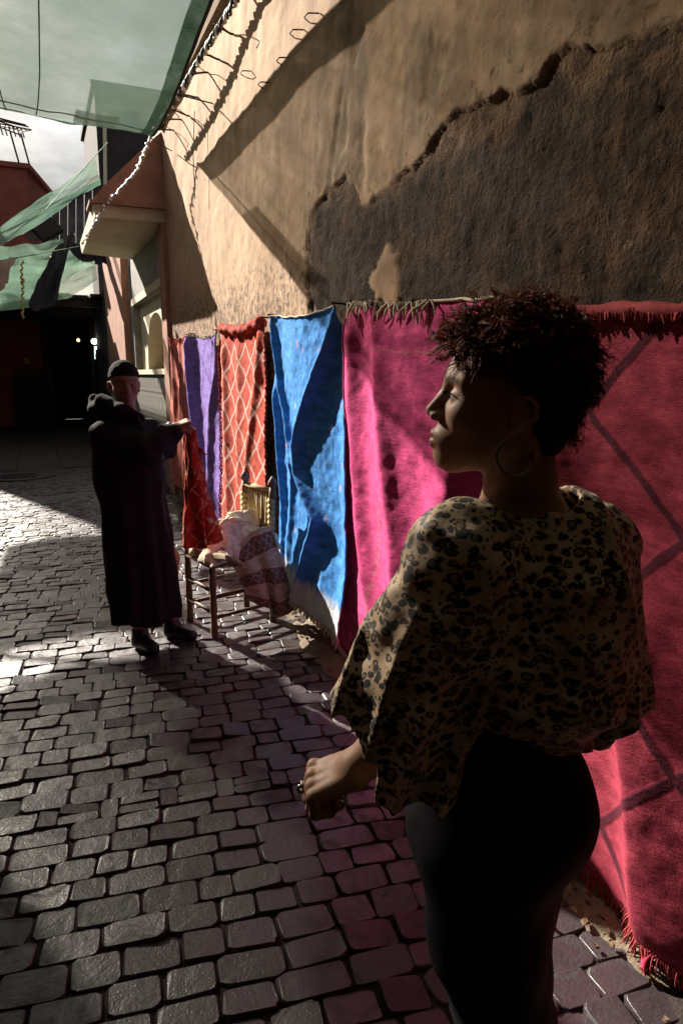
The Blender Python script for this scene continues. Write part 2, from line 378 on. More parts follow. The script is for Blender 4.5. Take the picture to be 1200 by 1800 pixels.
MB().box((XW+.06, -3.0, -.05), (2.15, 8.995, 4.44)).build('wall_core', M_mudbrick, wall)
mb = MB()
for k in range(15):
    y0 = -3+.8*k; mb.box((XW-.06+.012*math.sin(k*2.1), y0, 4.452+.008*math.sin(k*3.3)), (2.2, y0+.796, 4.53+.012*math.sin(k*1.7)))
mb.build('coping', M_mudbrick, wall)

# ------------------------------------------------------------------ arched house beyond the wall
M_pink = simple('pink_lime_render', (.36, .19, .135), .9, .22, 4, .3, 30, .15)
M_cream = simple('cream_paint', (.62, .55, .40), .75, .12, 5, .2, 35, .25)
M_grey = simple('grey_render', (.27, .255, .23), .85, .3, 5, .3, 25, .2)
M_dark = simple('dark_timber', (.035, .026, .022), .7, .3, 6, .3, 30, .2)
M_ochre = simple('ochre_render', (.40, .235, .11), .9, .2, 4, .25, 30, .15)
def m_zellige():
    n = NT('zellige_tile'); p = n.n('NewGeometry', 0); s = n.n('SeparateXYZ', 0, Vector=p)
    sp = n.t.nodes.new('ShaderNodeSeparateXYZ'); n.put(sp.inputs[0], p)
    u = n.math('MULTIPLY', sp.outputs[1], 3.0); v = n.math('MULTIPLY', sp.outputs[2], 3.0)
    fu = n.math('SUBTRACT', n.math('FRACT', u), .5); fv = n.math('SUBTRACT', n.math('FRACT', v), .5)
    r = n.math('SQRT', n.math('ADD', n.math('MULTIPLY', fu, fu), n.math('MULTIPLY', fv, fv)))
    ringf = n.rng(n.math('ABSOLUTE', n.math('SUBTRACT', r, .3)), .02, .06, 1, 0)
    edge = n.rng(n.math('MAXIMUM', n.math('ABSOLUTE', fu), n.math('ABSOLUTE', fv)), .44, .47)
    c = n.mix(ringf, (.30, .29, .26), (.10, .13, .13)); c = n.mix(edge, c, (.12, .10, .09))
    c = n.mix(n.rng(n.noise(p, 8, 5), .4, .7, 0, .5), c, (.20, .17, .14))
    return n.done(n.bsdf(c, .35, n.bump(edge, -.2, .005), spec=.4))
M_zel = m_zellige()
house = empty('arched_house', (2.2, 11.5, 0), 'pink house with an arched cream niche and tiled foot beyond the wall', 'house')
XF = 1.60
mb = MB().box((XF, 9.0, 2.75), (2.6, 12.75, 4.6)).box((XF, 12.6, 0), (2.6, 15.9, 4.6)).box((XF, 9.0, 1.60), (2.6, 9.36, 2.75)).box((2.05, 9.36, 0), (2.6, 12.6, 2.75))
mb.build('wall', M_grey, house)
MB().box((XF-.06, 8.98, 0), (XF+.3, 9.34, 3.42)).build('pilaster', M_pink, house)
MB().box((XF-.12, 13.0, 0), (XF, 16.2, 4.5)).build('pink_pier', M_pink, house)
MB().box((XF-.012, 9.345, 2.75), (XF+.02, 12.7, 2.86)).build('lintel', M_cream, house)
def arch_panel(X0, X1, Y0, Y1, z0, z1, oy0, oy1, spring, apex, n=18):
    mb = MB(); mb.box((X0, Y0, z0), (X1, oy0, z1)); mb.box((X0, oy1, z0), (X1, Y1, z1)); c = (oy0+oy1)/2; hw = (oy1-oy0)/2
    t = np.linspace(-1, 1, n+1); zc = spring + (apex-spring)*(1-np.abs(t)**2.4)**.5
    for i in range(n):
        a, b = c+hw*t[i], c+hw*t[i+1]; mb.hexa([(X0, a, zc[i]), (X1, a, zc[i]), (X1, b, zc[i+1]), (X0, b, zc[i+1]), (X0, a, z1), (X1, a, z1), (X1, b, z1), (X0, b, z1)])
    return mb
arch_panel(1.72, 1.95, 9.36, 12.6, 1.66, 2.749, 10.1, 12.0, 1.66, 2.52).build('arch', M_cream, house)
MB().box((1.951, 9.37, 1.66), (2.04, 12.59, 2.74)).build('niche_back', M_ochre, house)
MB().box((XF+.004, 9.36, 0), (2.04, 12.6, 1.655)).build('tile_dado', M_zel, house)
MB().box((XF-.03, 9.345, 1.60), (XF+.12, 12.59, 1.675)).build('ledge', M_cream, house)
# eave slab and the gable end above it
MB().hexa([(.78, 9.06, 3.43), (1.66, 9.06, 3.43), (1.66, 12.3, 3.46), (.80, 12.0, 3.46), (.76, 9.05, 3.58), (1.66, 9.05, 3.58), (1.66, 12.3, 3.61), (.78, 12.0, 3.61)]).build('eave', M_cream, house)
MB().prism([(.74, 9.02, 3.585), (1.66, 9.02, 3.585), (1.66, 9.02, 4.5), (1.52, 9.02, 4.38), (.9, 9.02, 3.78)], (0, .30, 0)).build('gable', M_pink, house)
MB().hexa([(.72, 8.98, 3.57), (1.66, 8.98, 3.57), (1.66, 9.5, 3.57), (.72, 9.5, 3.57), (.72, 8.98, 3.605), (1.66, 8.98, 3.605), (1.66, 9.5, 3.605), (.72, 9.5, 3.605)]).build('drip_edge', M_pink, house)
MB().prism([(1.0, 9.4, 3.7), (1.66, 9.4, 3.7), (1.66, 9.4, 4.5)], (0, 2.5, 0)).build('roof', M_ochre, house)
# tall house further back
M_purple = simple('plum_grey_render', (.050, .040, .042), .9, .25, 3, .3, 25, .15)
tall = empty('tall_house', (3.4, 23, 0), 'tall dark plum grey house rising behind the eave', 'house')
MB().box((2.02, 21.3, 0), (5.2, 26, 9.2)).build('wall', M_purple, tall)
V, Fc = tube([(2.25, 21.2, 8.6), (2.1, 21.2, 5.8)], .05, 8); obj('drainpipe', V, Fc, M_cream, tall)
MB().box((1.94, 21.22, 9.2), (5.3, 26.1, 9.36)).build('parapet', M_purple, tall)

# ------------------------------------------------------------------ opposite side of the alley (left of the camera)
opp = empty('opposite_house', (-3.2, 4, 0), 'pink house lining the other side of the alley', 'house')
MB().box((-3.6, -5, 0), (-2.7, 9.2, 6.9)).build('wall', M_pink, opp)
MB().box((-3.7, -5.05, 6.9), (-2.62, 9.25, 7.02)).build('parapet', M_pink, opp)
for y0 in (-1.5, 2.2, 5.6): 
    w = MB().box((-2.695, y0, 0), (-2.66, y0+1.0, 2.1)).build('door', M_dark, opp); MB().box((-2.655, y0+.85, 1.0), (-2.63, y0+.9, 1.12)).build('handle', M_iron, w)
aw = empty('shop_awning', (-2.7, 8.5, 3.2), 'dark canvas awning over the shop across the alley', 'awning')  # out of view, added to throw shade on the middle of the street
M_awn = simple('brown_canvas', (.10, .06, .045), .9, .25, 6, .2, 40, .1)
ua, va = np.meshgrid(np.linspace(0, 1, 16), np.linspace(0, 1, 24))
obj('canopy', np.stack([-1.74+.57*ua+(1-ua)*(.16*vn(va*7, va*0, 91)+.07*vn(va*19, va*0, 92)), 6.4+3.4*va, 3.72-.12*ua-.05*np.sin(va*np.pi*3)**2], -1).reshape(-1, 3), grid_faces(16, 24), M_awn, aw, True)
for y in (6.7, 9.6): MB().tube([(-2.69, y, 2.9), (-1.2, y, 3.52)], .02, 6).build('strut', M_iron, aw)
# the alley goes on behind the camera: walls, an unseen reed roof added to darken the fill, and a house that closes the bend
MB().box((XW+.01, -16, 0), (2.3, -3.002, 4.8)).build('wall_end', M_mudbrick, wall)
MB().box((-3.6, -16, 0), (-2.7, -5.002, 5.7)).build('wall', M_pink, opp)
bend = empty('bend_house', (-.5, -16.5, 0), 'house closing the bend of the alley behind', 'house')
MB().box((-3.6, -17, 0), (2.4, -16.01, 6)).build('wall', M_pink, bend); MB().box((-1.2, -16.0, 0), (.2, -15.95, 2.4)).build('door', M_dark, bend)
M_reed = simple('reed_mat', (.16, .11, .06), .95, .3, 9, .5, 60, .1)
reed = empty('reed_roof', (-.5, -7, 4.3), 'reed mat roof over the alley behind', 'roof')
for k in range(8): MB().box((-2.695, -15.9+1.95*k, 4.34+.02*(k % 2)), (XW+.2, -15.9+1.95*k+1.93, 4.37+.02*(k % 2))).build('mat', M_reed, reed)
for k in range(6): MB().tube([(-2.8, -15+2.9*k, 4.27), (XW+.3, -15+2.9*k, 4.27)], .05, 8).build('pole', M_dark, reed)
for y0_, y1_, w_ in ((6.4, 10.08, 1.25), (10.5, 13.4, 1.22)):  # out-of-view net strips added to filter sun falling on the cobbles
  sn = obj('side_net', *(lambda u, v: (np.stack([-2.69+w_*u, y0_+(y1_-y0_)*v, 3.62-.12*np.sin(np.pi*u)+.03*np.sin(v*7)], -1).reshape(-1, 3), grid_faces(12, 20)))(*np.meshgrid(np.linspace(0, 1, 12), np.linspace(0, 1, 20))), M_awn, smooth=True)
  tag(sn, 'green net strip over the shops across the alley, ' + ('beside the dark awning' if y0_ < 8 else 'nearer the passage'), 'shade net'); SIDE_NETS = globals().setdefault('SIDE_NETS', []); SIDE_NETS.append(sn)
low = empty('low_shop', (-3.2, 18, 0), 'low dark shop along the covered passage', 'shop')
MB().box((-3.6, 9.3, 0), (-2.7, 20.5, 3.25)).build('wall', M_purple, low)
row = empty('row_house', (-3.4, 25, 0), 'tall pink house lining the covered passage', 'house'); MB().box((-4.2, 20.6, 0), (-2.7, 30, 7.6)).build('wall', M_pink, row); MB().box((-4.3, 20.55, 7.6), (-2.62, 30.05, 7.72)).build('parapet', M_pink, row)  # stands out of view, added to reduce sky light from the left

# ------------------------------------------------------------------ covered passage at the far end
pas = empty('covered_passage', (0, 20, 0), 'dark covered market passage at the far end of the alley', 'passage')
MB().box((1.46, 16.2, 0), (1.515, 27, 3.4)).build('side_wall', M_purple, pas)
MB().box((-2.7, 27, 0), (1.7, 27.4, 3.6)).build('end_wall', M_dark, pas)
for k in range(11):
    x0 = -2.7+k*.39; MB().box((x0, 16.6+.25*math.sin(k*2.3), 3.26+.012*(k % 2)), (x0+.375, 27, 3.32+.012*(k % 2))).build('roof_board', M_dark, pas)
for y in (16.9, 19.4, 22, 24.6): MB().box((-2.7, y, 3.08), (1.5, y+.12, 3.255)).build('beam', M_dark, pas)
for y in (17.5, 20.2, 23):
    d = MB().box((1.40, y, 0), (1.458, y+1.2, 2.2)).build('shop_door', M_dark, pas)
    for k in range(4): MB().box((1.385, y+.05+.29*k, .1), (1.399, y+.3+.29*k, 2.1)).build('door_board', M_dark, d)
# lamps deep in the passage
def m_emit(name, col, s):
    n = NT(name); return n.done(n.bsdf(col, .4, emit=(col, s)))
M_lampw = m_emit('white_lamp', (.85, 1.0, .86), 6.0); M_lampt = m_emit('tube_lamp', (.6, .85, .75), 1.0); M_lampo = m_emit('amber_lamp', (1.0, .5, .15), 3.0)
def ball(name, c, r, mat, parent, nu=12, nv=8, sq=(1, 1, 1)):
    V = [(c[0]+r*sq[0]*math.sin(math.pi*j/nv)*math.cos(2*math.pi*i/nu), c[1]+r*sq[1]*math.sin(math.pi*j/nv)*math.sin(2*math.pi*i/nu), c[2]+r*sq[2]*math.cos(math.pi*j/nv)) for j in range(nv+1) for i in range(nu)]
    return obj(name, V, [(j*nu+i, (j+1)*nu+i, (j+1)*nu+(i+1) % nu, j*nu+(i+1) % nu) for j in range(nv) for i in range(nu)], mat, parent, True)
lp = at_y(166, 600, 19.0)
lamp = empty('hanging_lamp', lp, 'bright white bulb hanging in the dark passage', 'lamp')
ball('bulb', lp, .07, M_lampw, lamp); MB().tube([lp+[0, 0, .06], [lp[0], lp[1], 3.2]], .008, 6).build('cord', M_dark, lamp)
lp = at_y(138, 598, 21.0)
lamp = empty('amber_lamp', lp, 'small amber bulb deep in the dark passage', 'lamp')
ball('bulb', lp, .04, M_lampo, lamp); MB().tube([lp+[0, 0, .03], [lp[0], lp[1], 3.2]], .006, 6).build('cord', M_dark, lamp)
lp0, lp1 = at_y(168, 608, 18.8), at_y(169, 632, 18.8)
lamp = empty('tube_lamp', lp1, 'short upright fluorescent tube below the white bulb', 'lamp')
MB().tube([lp0, lp1], .028, 8).build('tube', M_lampt, lamp, True); MB().tube([lp0+[0, 0, .03], lp0-[0, 0, .01]], .034, 8).build('socket', M_dark, lamp); MB().tube([lp1+[0, 0, .01], lp1-[0, 0, .03]], .034, 8).build('socket', M_dark, lamp)
# stall with crates at the left
M_crate = simple('crate_wood', (.10, .055, .04), .7, .3, 8, .3, 40, .3); M_yel = simple('yellow_card', (.55, .42, .05), .6, .2, 8, .1, 40, .3); M_steel = simple('painted_steel', (.17, .17, .19), .4, .2, 8, .1, 40, .5)
g0 = at_y(62, 700, 23.6)
st = empty('market_stall', (g0[0], 23.8, 0), 'low dark market stall counter in the shaded passage', 'stall')
sx0, sx1 = at_y(22, 690, 23.6)[0], at_y(96, 690, 23.6)[0]; ztop = at_y(60, 664, 23.6)[2]
MB().box((sx0, 23.6, ztop-.05), (sx1, 24.5, ztop)).build('counter', M_crate, st)
MB().box((sx0+.04, 23.66, 0), (sx1-.1, 24.45, ztop-.05)).build('cabinet', M_dark, st)
for x in (sx0, sx1-.07): MB().box((x, 23.6, 0), (x+.07, 23.655, ztop-.05)).build('post', M_crate, st)
cr = empty('wooden_crate', (sx0+.35, 23.9, ztop), 'slatted crate lying on the far market stall', 'crate')
for k in range(3): MB().box((sx0+.15, 23.68, ztop+.02+.09*k), (sx1-.03, 23.70, ztop+.08+.09*k)).build('slat', M_crate, cr)
for x in (sx0+.15, sx1-.07): MB().box((x, 23.70, ztop), (x+.04, 24.2, ztop+.27)).build('end_board', M_crate, cr)
yb = at_y(48, 634, 23.8)
MBy = MB().box((yb[0]-.07, 23.75, yb[2]-.09), (yb[0]+.06, 23.9, yb[2]+.06)); MBy.box((yb[0]-.075, 23.745, yb[2]+.061), (yb[0]+.065, 23.905, yb[2]+.075))
tag(MBy.build('carton', M_yel), 'small yellow carton above the crate on the stall', 'carton')

# ------------------------------------------------------------------ roofscape: red house with roof pergola, board hoarding
M_red = simple('red_render', (.30, .088, .065), .9, .18, 3, .3, 20, .15)
rh = empty('red_house', (-1, 25, 0), 'red house with a rooftop pergola against the sky', 'house')
A, B, Cc = at_y(-60, 286, 24), at_y(47, 297, 24), at_y(86, 345, 27)
MB().prism([(A[0], A[1], 0), (B[0], B[1], 0), (Cc[0], Cc[1], 0), (A[0], 30, 0)], (0, 0, A[2])).build('wall', M_red, rh)
mb = MB(); mb.prism([(A[0], A[1]-.12, A[2]), (B[0]+.1, B[1]-.12, A[2]), (Cc[0]+.15, Cc[1], A[2]), (A[0], 30, A[2])], (0, 0, .14)); mb.build('parapet', M_red, rh)
pg = at_y(8, 294, 24.6); hgt = at_y(20, 225, 24.6)[2]-A[2]
for px_ in (-34, 40, 58):
    q = at_y(px_, 300, 24.8); MB().tube([(q[0], q[1]+.2, A[2]), (q[0]-.25, q[1]+.2, A[2]+hgt)], .03, 6).build('pergola_post', M_dark, rh)
q0 = at_y(-60, 200, 24.8)[0]; q1 = at_y(53, 200, 24.8)[0]; mb = MB(); zt = A[2]+hgt
for k in range(15):
    t = k/14; x = q0+(q1-q0)*t; mb.tube([(x, 24.7, zt+.05), (x-.25, 25.8, zt+.55-.25*t), (x-.2, 26.6, zt+.35)], .022, 4)
for k in range(6):
    y = 24.7+.36*k; z = zt+.05+.5*math.sin(k/5*2.1); mb.tube([(q0, y, z+.06), ((q0+q1)/2, y, z+.06), (q1-.06*k, y, z-.02*k)], .022, 4)
mb.build('pergola_lattice', M_dark, rh)
M_board = simple('weathered_boards', (.115, .095, .098), .85, .35, 5, .4, 25, .2)
hd = empty('board_hoarding', (1.0, 20, 5.0), 'weathered board hoarding with a slanting top below the green net', 'hoarding')
nb = 9
for k in range(nb):
    xa, xb = 48+k*130/nb, 48+(k+1)*130/nb - 1.2; Yb = 20.0 + .04*(k % 2)
    ta, tb = 392-(xa-45)*.53, 392-(xb-45)*.53; ba, bb = 420+(xa-48)*.10, 420+(xb-48)*.10
    P = [at_y(xa, ba, Yb), at_y(xb, bb, Yb), at_y(xb, tb, Yb), at_y(xa, ta, Yb)]
    MB().prism(P, (0, .04, 0)).build('board', M_board, hd)
MB().prism([at_y(40, 384, 19.8), at_y(182, 312, 19.8), at_y(182, 321, 19.8), at_y(44, 394, 19.8)], (0, .2, 0)).build('cap_rail', M_dark, hd)
MB().prism([at_y(44, 388, 19.0), at_y(80, 372, 19.0), at_y(112, 402, 19.0), at_y(78, 421, 19.0)], (.0, .35, -.03)).build('roof_flap', M_dark, hd)

# ------------------------------------------------------------------ nets, tarpaulins, rope
def m_net(name, col, block, fray=None):
    n = NT(name); p = n.coord('UV')
    v = n.map(p, (1, 14, 1)); w = n.noise(v, 9, 6, .7); w2 = n.noise(p, 3.0, 5, .6)
    fac = n.math('ADD', block, n.math('MULTIPLY', n.math('SUBTRACT', n.math('MULTIPLY_ADD', w, .55, n.math('MULTIPLY', w2, .45)), .5), 1.05), clamp=True)
    if fray:   # cover thins towards one edge to soften the shadow it casts
        sp = n.t.nodes.new('ShaderNodeSeparateXYZ'); n.put(sp.inputs[0], p); fac = n.math('MULTIPLY', fac, n.rng(sp.outputs[1], *fray))
    tr = n.n('BsdfTransparent', Color=(1.0, .98, .93)); tl = n.n('BsdfTranslucent', Color=tuple(c*.55 for c in col)); df = n.n('BsdfDiffuse', Color=col)
    body = n.n('MixShader', Fac=.5, i1=tl, i2=df)
    return n.done(n.n('MixShader', Fac=fac, i1=tr, i2=body))
M_net = m_net('green_shade_net', (.26, .38, .31), .72); M_hem = m_net('net_hem', (.075, .15, .10), .90); M_net2 = m_net('bright_green_net', (.34, .56, .43), .64)

M_net3 = m_net('side_net', (.20, .22, .20), .90)
for sn in SIDE_NETS: sn.data.materials[0] = M_net3
def sheet(P, nu, nv):   # P(u,v)->xyz array
    u, v = np.meshgrid(np.linspace(0, 1, nu), np.linspace(0, 1, nv)); return P(u, v), u, v
def interp_poly(pts, t, cum=None):
    pts = np.asarray(pts, float); d = np.r_[0, np.cumsum(np.linalg.norm(np.diff(pts, axis=0), axis=1))]; d /= d[-1]
    if cum is not None: d = np.asarray(cum)
    return np.stack([np.interp(t, d, pts[:, i]) for i in range(pts.shape[1])], -1)
net_right = [(1.29, 7.95, 4.04), (1.30, 6.55, 3.98), (1.25, 5.0, 4.04), (1.2, 3.5, 4.03), (1.18, 1.5, 4.05), (1.18, -3.5, 4.1)]
net_left = [(-2.68, 5.35, 3.72), (-2.69, 4.3, 3.95), (-2.69, 3.2, 4.1), (-2.69, 2.0, 4.15), (-2.69, .5, 4.2), (-2.69, -3.8, 4.2)]
CUM = [0, .13, .27, .42, .6, 1]
def netP(u, v):
    a = interp_poly(net_right, v, CUM); b = interp_poly(net_left, v, CUM)
    P = a*(1-u[..., None]) + b*u[..., None]
    far = np.array([[1.29, 7.95, 4.04], [-.11, 7.0, 3.80], [-2.68, 5.35, 3.72]]); e = interp_poly(far, u, [0, .352, 1]); w = np.exp(-v*14)[..., None]
    P = P*(1-w) + e*w
    P[..., 2] += -.16*np.sin(np.pi*u)*smoothstep(0, .12, v) + .018*fbm(u*9, v*14, 101) ; return P
P, u, v = sheet(netP, 70, 110)
net = obj('shade_net', P.reshape(-1, 3), grid_faces(70, 110), M_net, smooth=True, uv=np.stack([u*4, v*11], -1).reshape(-1, 2))
tag(net, 'large translucent green shade net stretched over the alley by the wall', 'shade net')
hw = np.array([0, .03])
for nm_, U, Vv in (('hem', [0, .032], np.linspace(0, .75, 90)), ('hem', np.linspace(.033, 1, 60), [.0, .013])):
    uu, vv = np.meshgrid(np.array(U), np.array(Vv)); Q = netP(uu, vv); Q[..., 2] -= .006
    obj(nm_, Q.reshape(-1, 3), grid_faces(uu.shape[1], uu.shape[0]), M_hem, net, True, uv=np.stack([uu*4, vv*11], -1).reshape(-1, 2))
# seams sewn across the net
M_twine = simple('dark_twine', (.035, .03, .028), .8, .2, 20, .1, 60); M_twineg = simple('green_twine', (.10, .30, .18), .7, .2, 20, .1, 60)
for a in ((.34, 0.0, .36, .22), (.28, .02, .27, .25), (.6, 0, .6, .3)):
    t = np.linspace(0, 1, 26); Q = netP(a[0]+(a[2]-a[0])*t, a[1]+(a[3]-a[1])*t); Q[:, 2] -= .008
    V, Fc = tube(Q, .006, 5); obj('seam', V, Fc, M_twineg, net, True)
Q = netP(np.linspace(0, 1, 40), np.full(40, .05)); Q[:, 2] -= .008; V, Fc = tube(Q, .006, 5); obj('seam', V, Fc, M_twineg, net, True)
# extra net layer added to darken the right part of the wall
u2, v2 = np.meshgrid(np.linspace(.0, .37, 18), np.linspace(.28, .80, 30)); Q = netP(u2+.02*np.sin(v2*30), v2-.05*(u2/.37)); Q[..., 2] -= .05+.03*np.sin(u2*20)
tag(obj('net_strip', Q.reshape(-1, 3), grid_faces(18, 30), m_net('dense_net', (.20, .26, .21), .80, (4.6, 7.6)), None, True, uv=np.stack([u2*4+3, v2*11+2], -1).reshape(-1, 2)), 'second strip of green net layered along the wall edge', 'shade net')
# a patch sewn on the net
uu, vv = np.meshgrid(np.linspace(.10, .2, 8), np.linspace(.012, .075, 8)); Q = netP(uu, vv); Q[..., 2] -= .012
obj('sewn_patch', Q.reshape(-1, 3), grid_faces(8, 8), M_net, net, True, uv=np.stack([uu*4, vv*11], -1).reshape(-1, 2))

# far nets and tarpaulins
def quad_sheet(name, c, sag, mat, label, cat, nu=26, nv=22, wob=.05, parent=None, seed=0):
    A, B, C_, D = [np.asarray(q, float) for q in c]   # A top-left, B top-right, C bottom-right, D bottom-left
    u, v = np.meshgrid(np.linspace(0, 1, nu), np.linspace(0, 1, nv)); U, W = u[..., None], v[..., None]
    P = (A*(1-U)+B*U)*(1-W)+(D*(1-U)+C_*U)*W
    P[..., 2] += -sag*np.sin(np.pi*u)*(.3+.7*v) + wob*fbm(u*4+seed, v*4, 120+seed); P[..., 1] += wob*fbm(u*5, v*3+seed, 130+seed)
    o = obj(name, P.reshape(-1, 3), grid_faces(nu, nv), mat, parent, True, uv=np.stack([u*3, v*3], -1).reshape(-1, 2))
    if label: tag(o, label, cat)
    return o
M_tarp = simple('navy_tarpaulin', (.012, .016, .03), .6, .3, 4, .3, 20, .3); M_cloth = simple('pale_canvas', (.42, .30, .24), .85, .2, 6, .2, 40)
quad_sheet('far_net', [at_y(-30, 415, 14.3), at_y(168, 283, 18.5), at_y(178, 322, 18.0), at_y(-30, 455, 14.0)], .03, M_net2, 'pale green net sloping down to the left above the hoarding', 'shade net', seed=1)
quad_sheet('far_awning', [at_y(-30, 440, 11.4), at_y(100, 415, 12.2), at_y(150, 470, 11.8), at_y(-30, 535, 10.8)], .12, M_net2, 'bright green net awning at the mouth of the passage', 'awning', seed=2)
quad_sheet('drooping_net', [at_y(-30, 470, 11.9), at_y(166, 452, 13.4), at_y(172, 495, 13.2), at_y(-30, 540, 11.2)], .16, M_net2, 'green net drooping under the tarpaulin at the passage mouth', 'shade net', seed=3)
quad_sheet('tarpaulin', [at_y(92, 440, 10.9), at_y(132, 405, 11.4), at_y(100, 530, 10.9), at_y(50, 540, 10.7)], .10, M_tarp, 'dark navy tarpaulin hanging between the green nets', 'tarpaulin', seed=4)
quad_sheet('roof_tarpaulin', [at_y(85, 425, 15.2), at_y(188, 428, 15.4), at_y(193, 462, 15.4), at_y(110, 460, 15.2)], .04, M_tarp, 'dark tarpaulin under the board hoarding', 'tarpaulin', seed=5)
quad_sheet('canvas_parasol', [at_y(-60, 452, 10.2), at_y(32, 456, 10.2), at_y(8, 505, 10.0), at_y(-60, 500, 10.0)], .08, M_cloth, 'pale pink canvas corner at the left edge', 'awning', seed=6)
M_yrope = simple('yellow_rope', (.45, .36, .14), .8, .2, 20, .2, 80)
pts = np.array([at_y(x, y, 10.1) for x, y in ((40, 458), (38, 480), (41, 505), (39, 530), (41, 560))]); t = np.linspace(0, 1, 40)
Q = interp_poly(pts, t); Q[:, 0] += .012*np.sin(t*60)
V, Fc = tube(Q, .014+.012*(np.abs(t-.35) < .06), 6); tag(obj('hanging_rope', V, Fc, M_yrope, smooth=True), 'knotted yellow rope hanging from the canvas corner', 'rope')
Q = np.array([at_y(-20, 420, 9.5), at_y(75, 375, 10.5), at_y(190, 250, 13)]); V, Fc = tube(interp_poly(Q, np.linspace(0, 1, 20)), .007, 5); tag(obj('guy_wire', V, Fc, M_twineg), 'thin wire slanting across the sky patch', 'wire')
Q = np.array([at_y(-20, 462, 10.0), at_y(60, 448, 10.0), at_y(140, 433, 9.3)]); V, Fc = tube(interp_poly(Q, np.linspace(0, 1, 20)), .006, 5); tag(obj('guy_wire', V, Fc, M_twineg), 'thin green cord tied from the eave to the canvas corner', 'wire')

# rope of fairy lights along the wall top
M_rope = simple('white_cable', (.62, .60, .55), .45, .2, 40, .2, 90, .5); M_ropeb = simple('black_cable', (.02, .018, .018), .6, .2, 40, .2, 90)
rope = [at_wall(470, -90, 1.5), at_wall(416, 0, 1.5), at_wall(382, 54, 1.47), at_wall(356, 96, 1.44), at_wall(317, 164, 1.40), at_wall(280, 218, 1.37), at_wall(265, 238, 1.36)]
pk = [rope[0]+(rope[0]-rope[1])*1.6] + rope
rl = empty('twisted_rope', rope[-1], 'twisted black and white rope of lights along the wall top', 'rope')
t = np.linspace(0, 1, 420); Q = interp_poly(pk, t); Ls = t*np.linalg.norm(np.diff(np.array(pk), axis=0), axis=1).sum()
for k, (m, r, off) in enumerate(((M_rope, .013, 0), (M_ropeb, .013, math.pi), (M_ropeb, .009, math.pi/2))):
    ph = Ls*26+off; q = Q + np.stack([np.zeros_like(t), np.cos(ph)*0, np.sin(ph)], -1)*.016 + np.stack([np.cos(ph), 0*t, 0*t], -1)*.016
    V, Fc = tube(q, r, 6); obj('strand', V, Fc, m, rl, True)
fl = [at_y(265, 238, 8.0), at_y(240, 300, 8.6), at_y(210, 333, 8.75), at_y(183, 362, 8.85), at_y(163, 398, 8.9), at_y(144, 430, 9.0)]
gar = empty('fairy_lights', fl[-1], 'string of small glinting bulbs swinging down to the eave corner', 'fairy lights')
t = np.linspace(0, 1, 90); Q = interp_poly(fl, t); V, Fc = tube(Q, .006, 5); obj('cable', V, Fc, M_ropeb, gar, True)
M_bulb = simple('glass_bulb', (.80, .80, .74), .12, .1, 40, .0, 90, .8)
for k in range(34):
    c = interp_poly(fl, np.array([.02+.96*k/33]))[0]; ball('bulb', c+[.012*math.sin(k*2.4), -.01, -.012], .017, M_bulb, gar, 6, 4)
# iron hooks in the wall that carry the rope
M_rust = simple('rusty_iron', (.06, .035, .025), .75, .3, 30, .3, 80, .3)
for k in range(9):
    c = interp_poly(pk, np.array([.30+.085*k]))[0]; w = np.array([XW-.03, c[1]-.02, c[2]+.03+.05*math.sin(k*1.9)])
    pts = [w+[.08, 0, 0], w, (w+c)/2+[0, -.01, .02], c+[0, -.015, .025], c+[-.03, -.01, 0], c+[-.02, 0, -.03]]
    V, Fc = tube(interp_poly(pts, np.linspace(0, 1, 14)), .009, 5); obj('hook', V, Fc, M_rust, wall, True)
    if k % 2 == 0:   # loose wire ends
        q = [w, w+[-.10, -.05, .03], w+[-.17, -.16, -.02], w+[-.12, -.2, -.1]]
        V, Fc = tube(interp_poly(q, np.linspace(0, 1, 12)), .004, 4); obj('loose_wire', V, Fc, M_rust, wall, True)
for x, y in ((545, 32), (519, 60), (495, 108), (430, 130), (462, 150)):
    w = at_wall(x, y, XW-.03); q = [w+[.02, .05, 0], w+[-.03, .02, .005], w+[-.035, -.06, -.005], w+[.02, -.09, -.01]]
    V, Fc = tube(interp_poly(q, np.linspace(0, 1, 10)), .004, 4); obj('staple', V, Fc, M_rust, wall, True)
q0, q1 = at_wall(342, 195, 1.52), at_wall(343, 350, 1.52); V, Fc = tube([q0, (q0+q1)/2+[-.01, .02, 0], q1], .004, 5)
tag(obj('green_twine', V, Fc, M_twineg), 'thin green twine dangling down the lit plaster', 'twine')
Q = netP(np.zeros(60), np.linspace(0, .5, 60)); V, Fc = tube(Q+[.01, 0, 0], .016, 6); obj('edge_rope', V, Fc, M_twine, net, True)
V, Fc = tube([(1.29, 7.95, 4.04), (1.36, 8.1, 4.05), (1.56, 8.25, 4.02)], .006, 5); obj('tie', V, Fc, M_twine, net, True)
V, Fc = tube([(1.30, 6.55, 3.98), (1.45, 6.5, 3.95), (1.58, 6.4, 3.9)], .006, 5); obj('tie', V, Fc, M_twine, net, True)

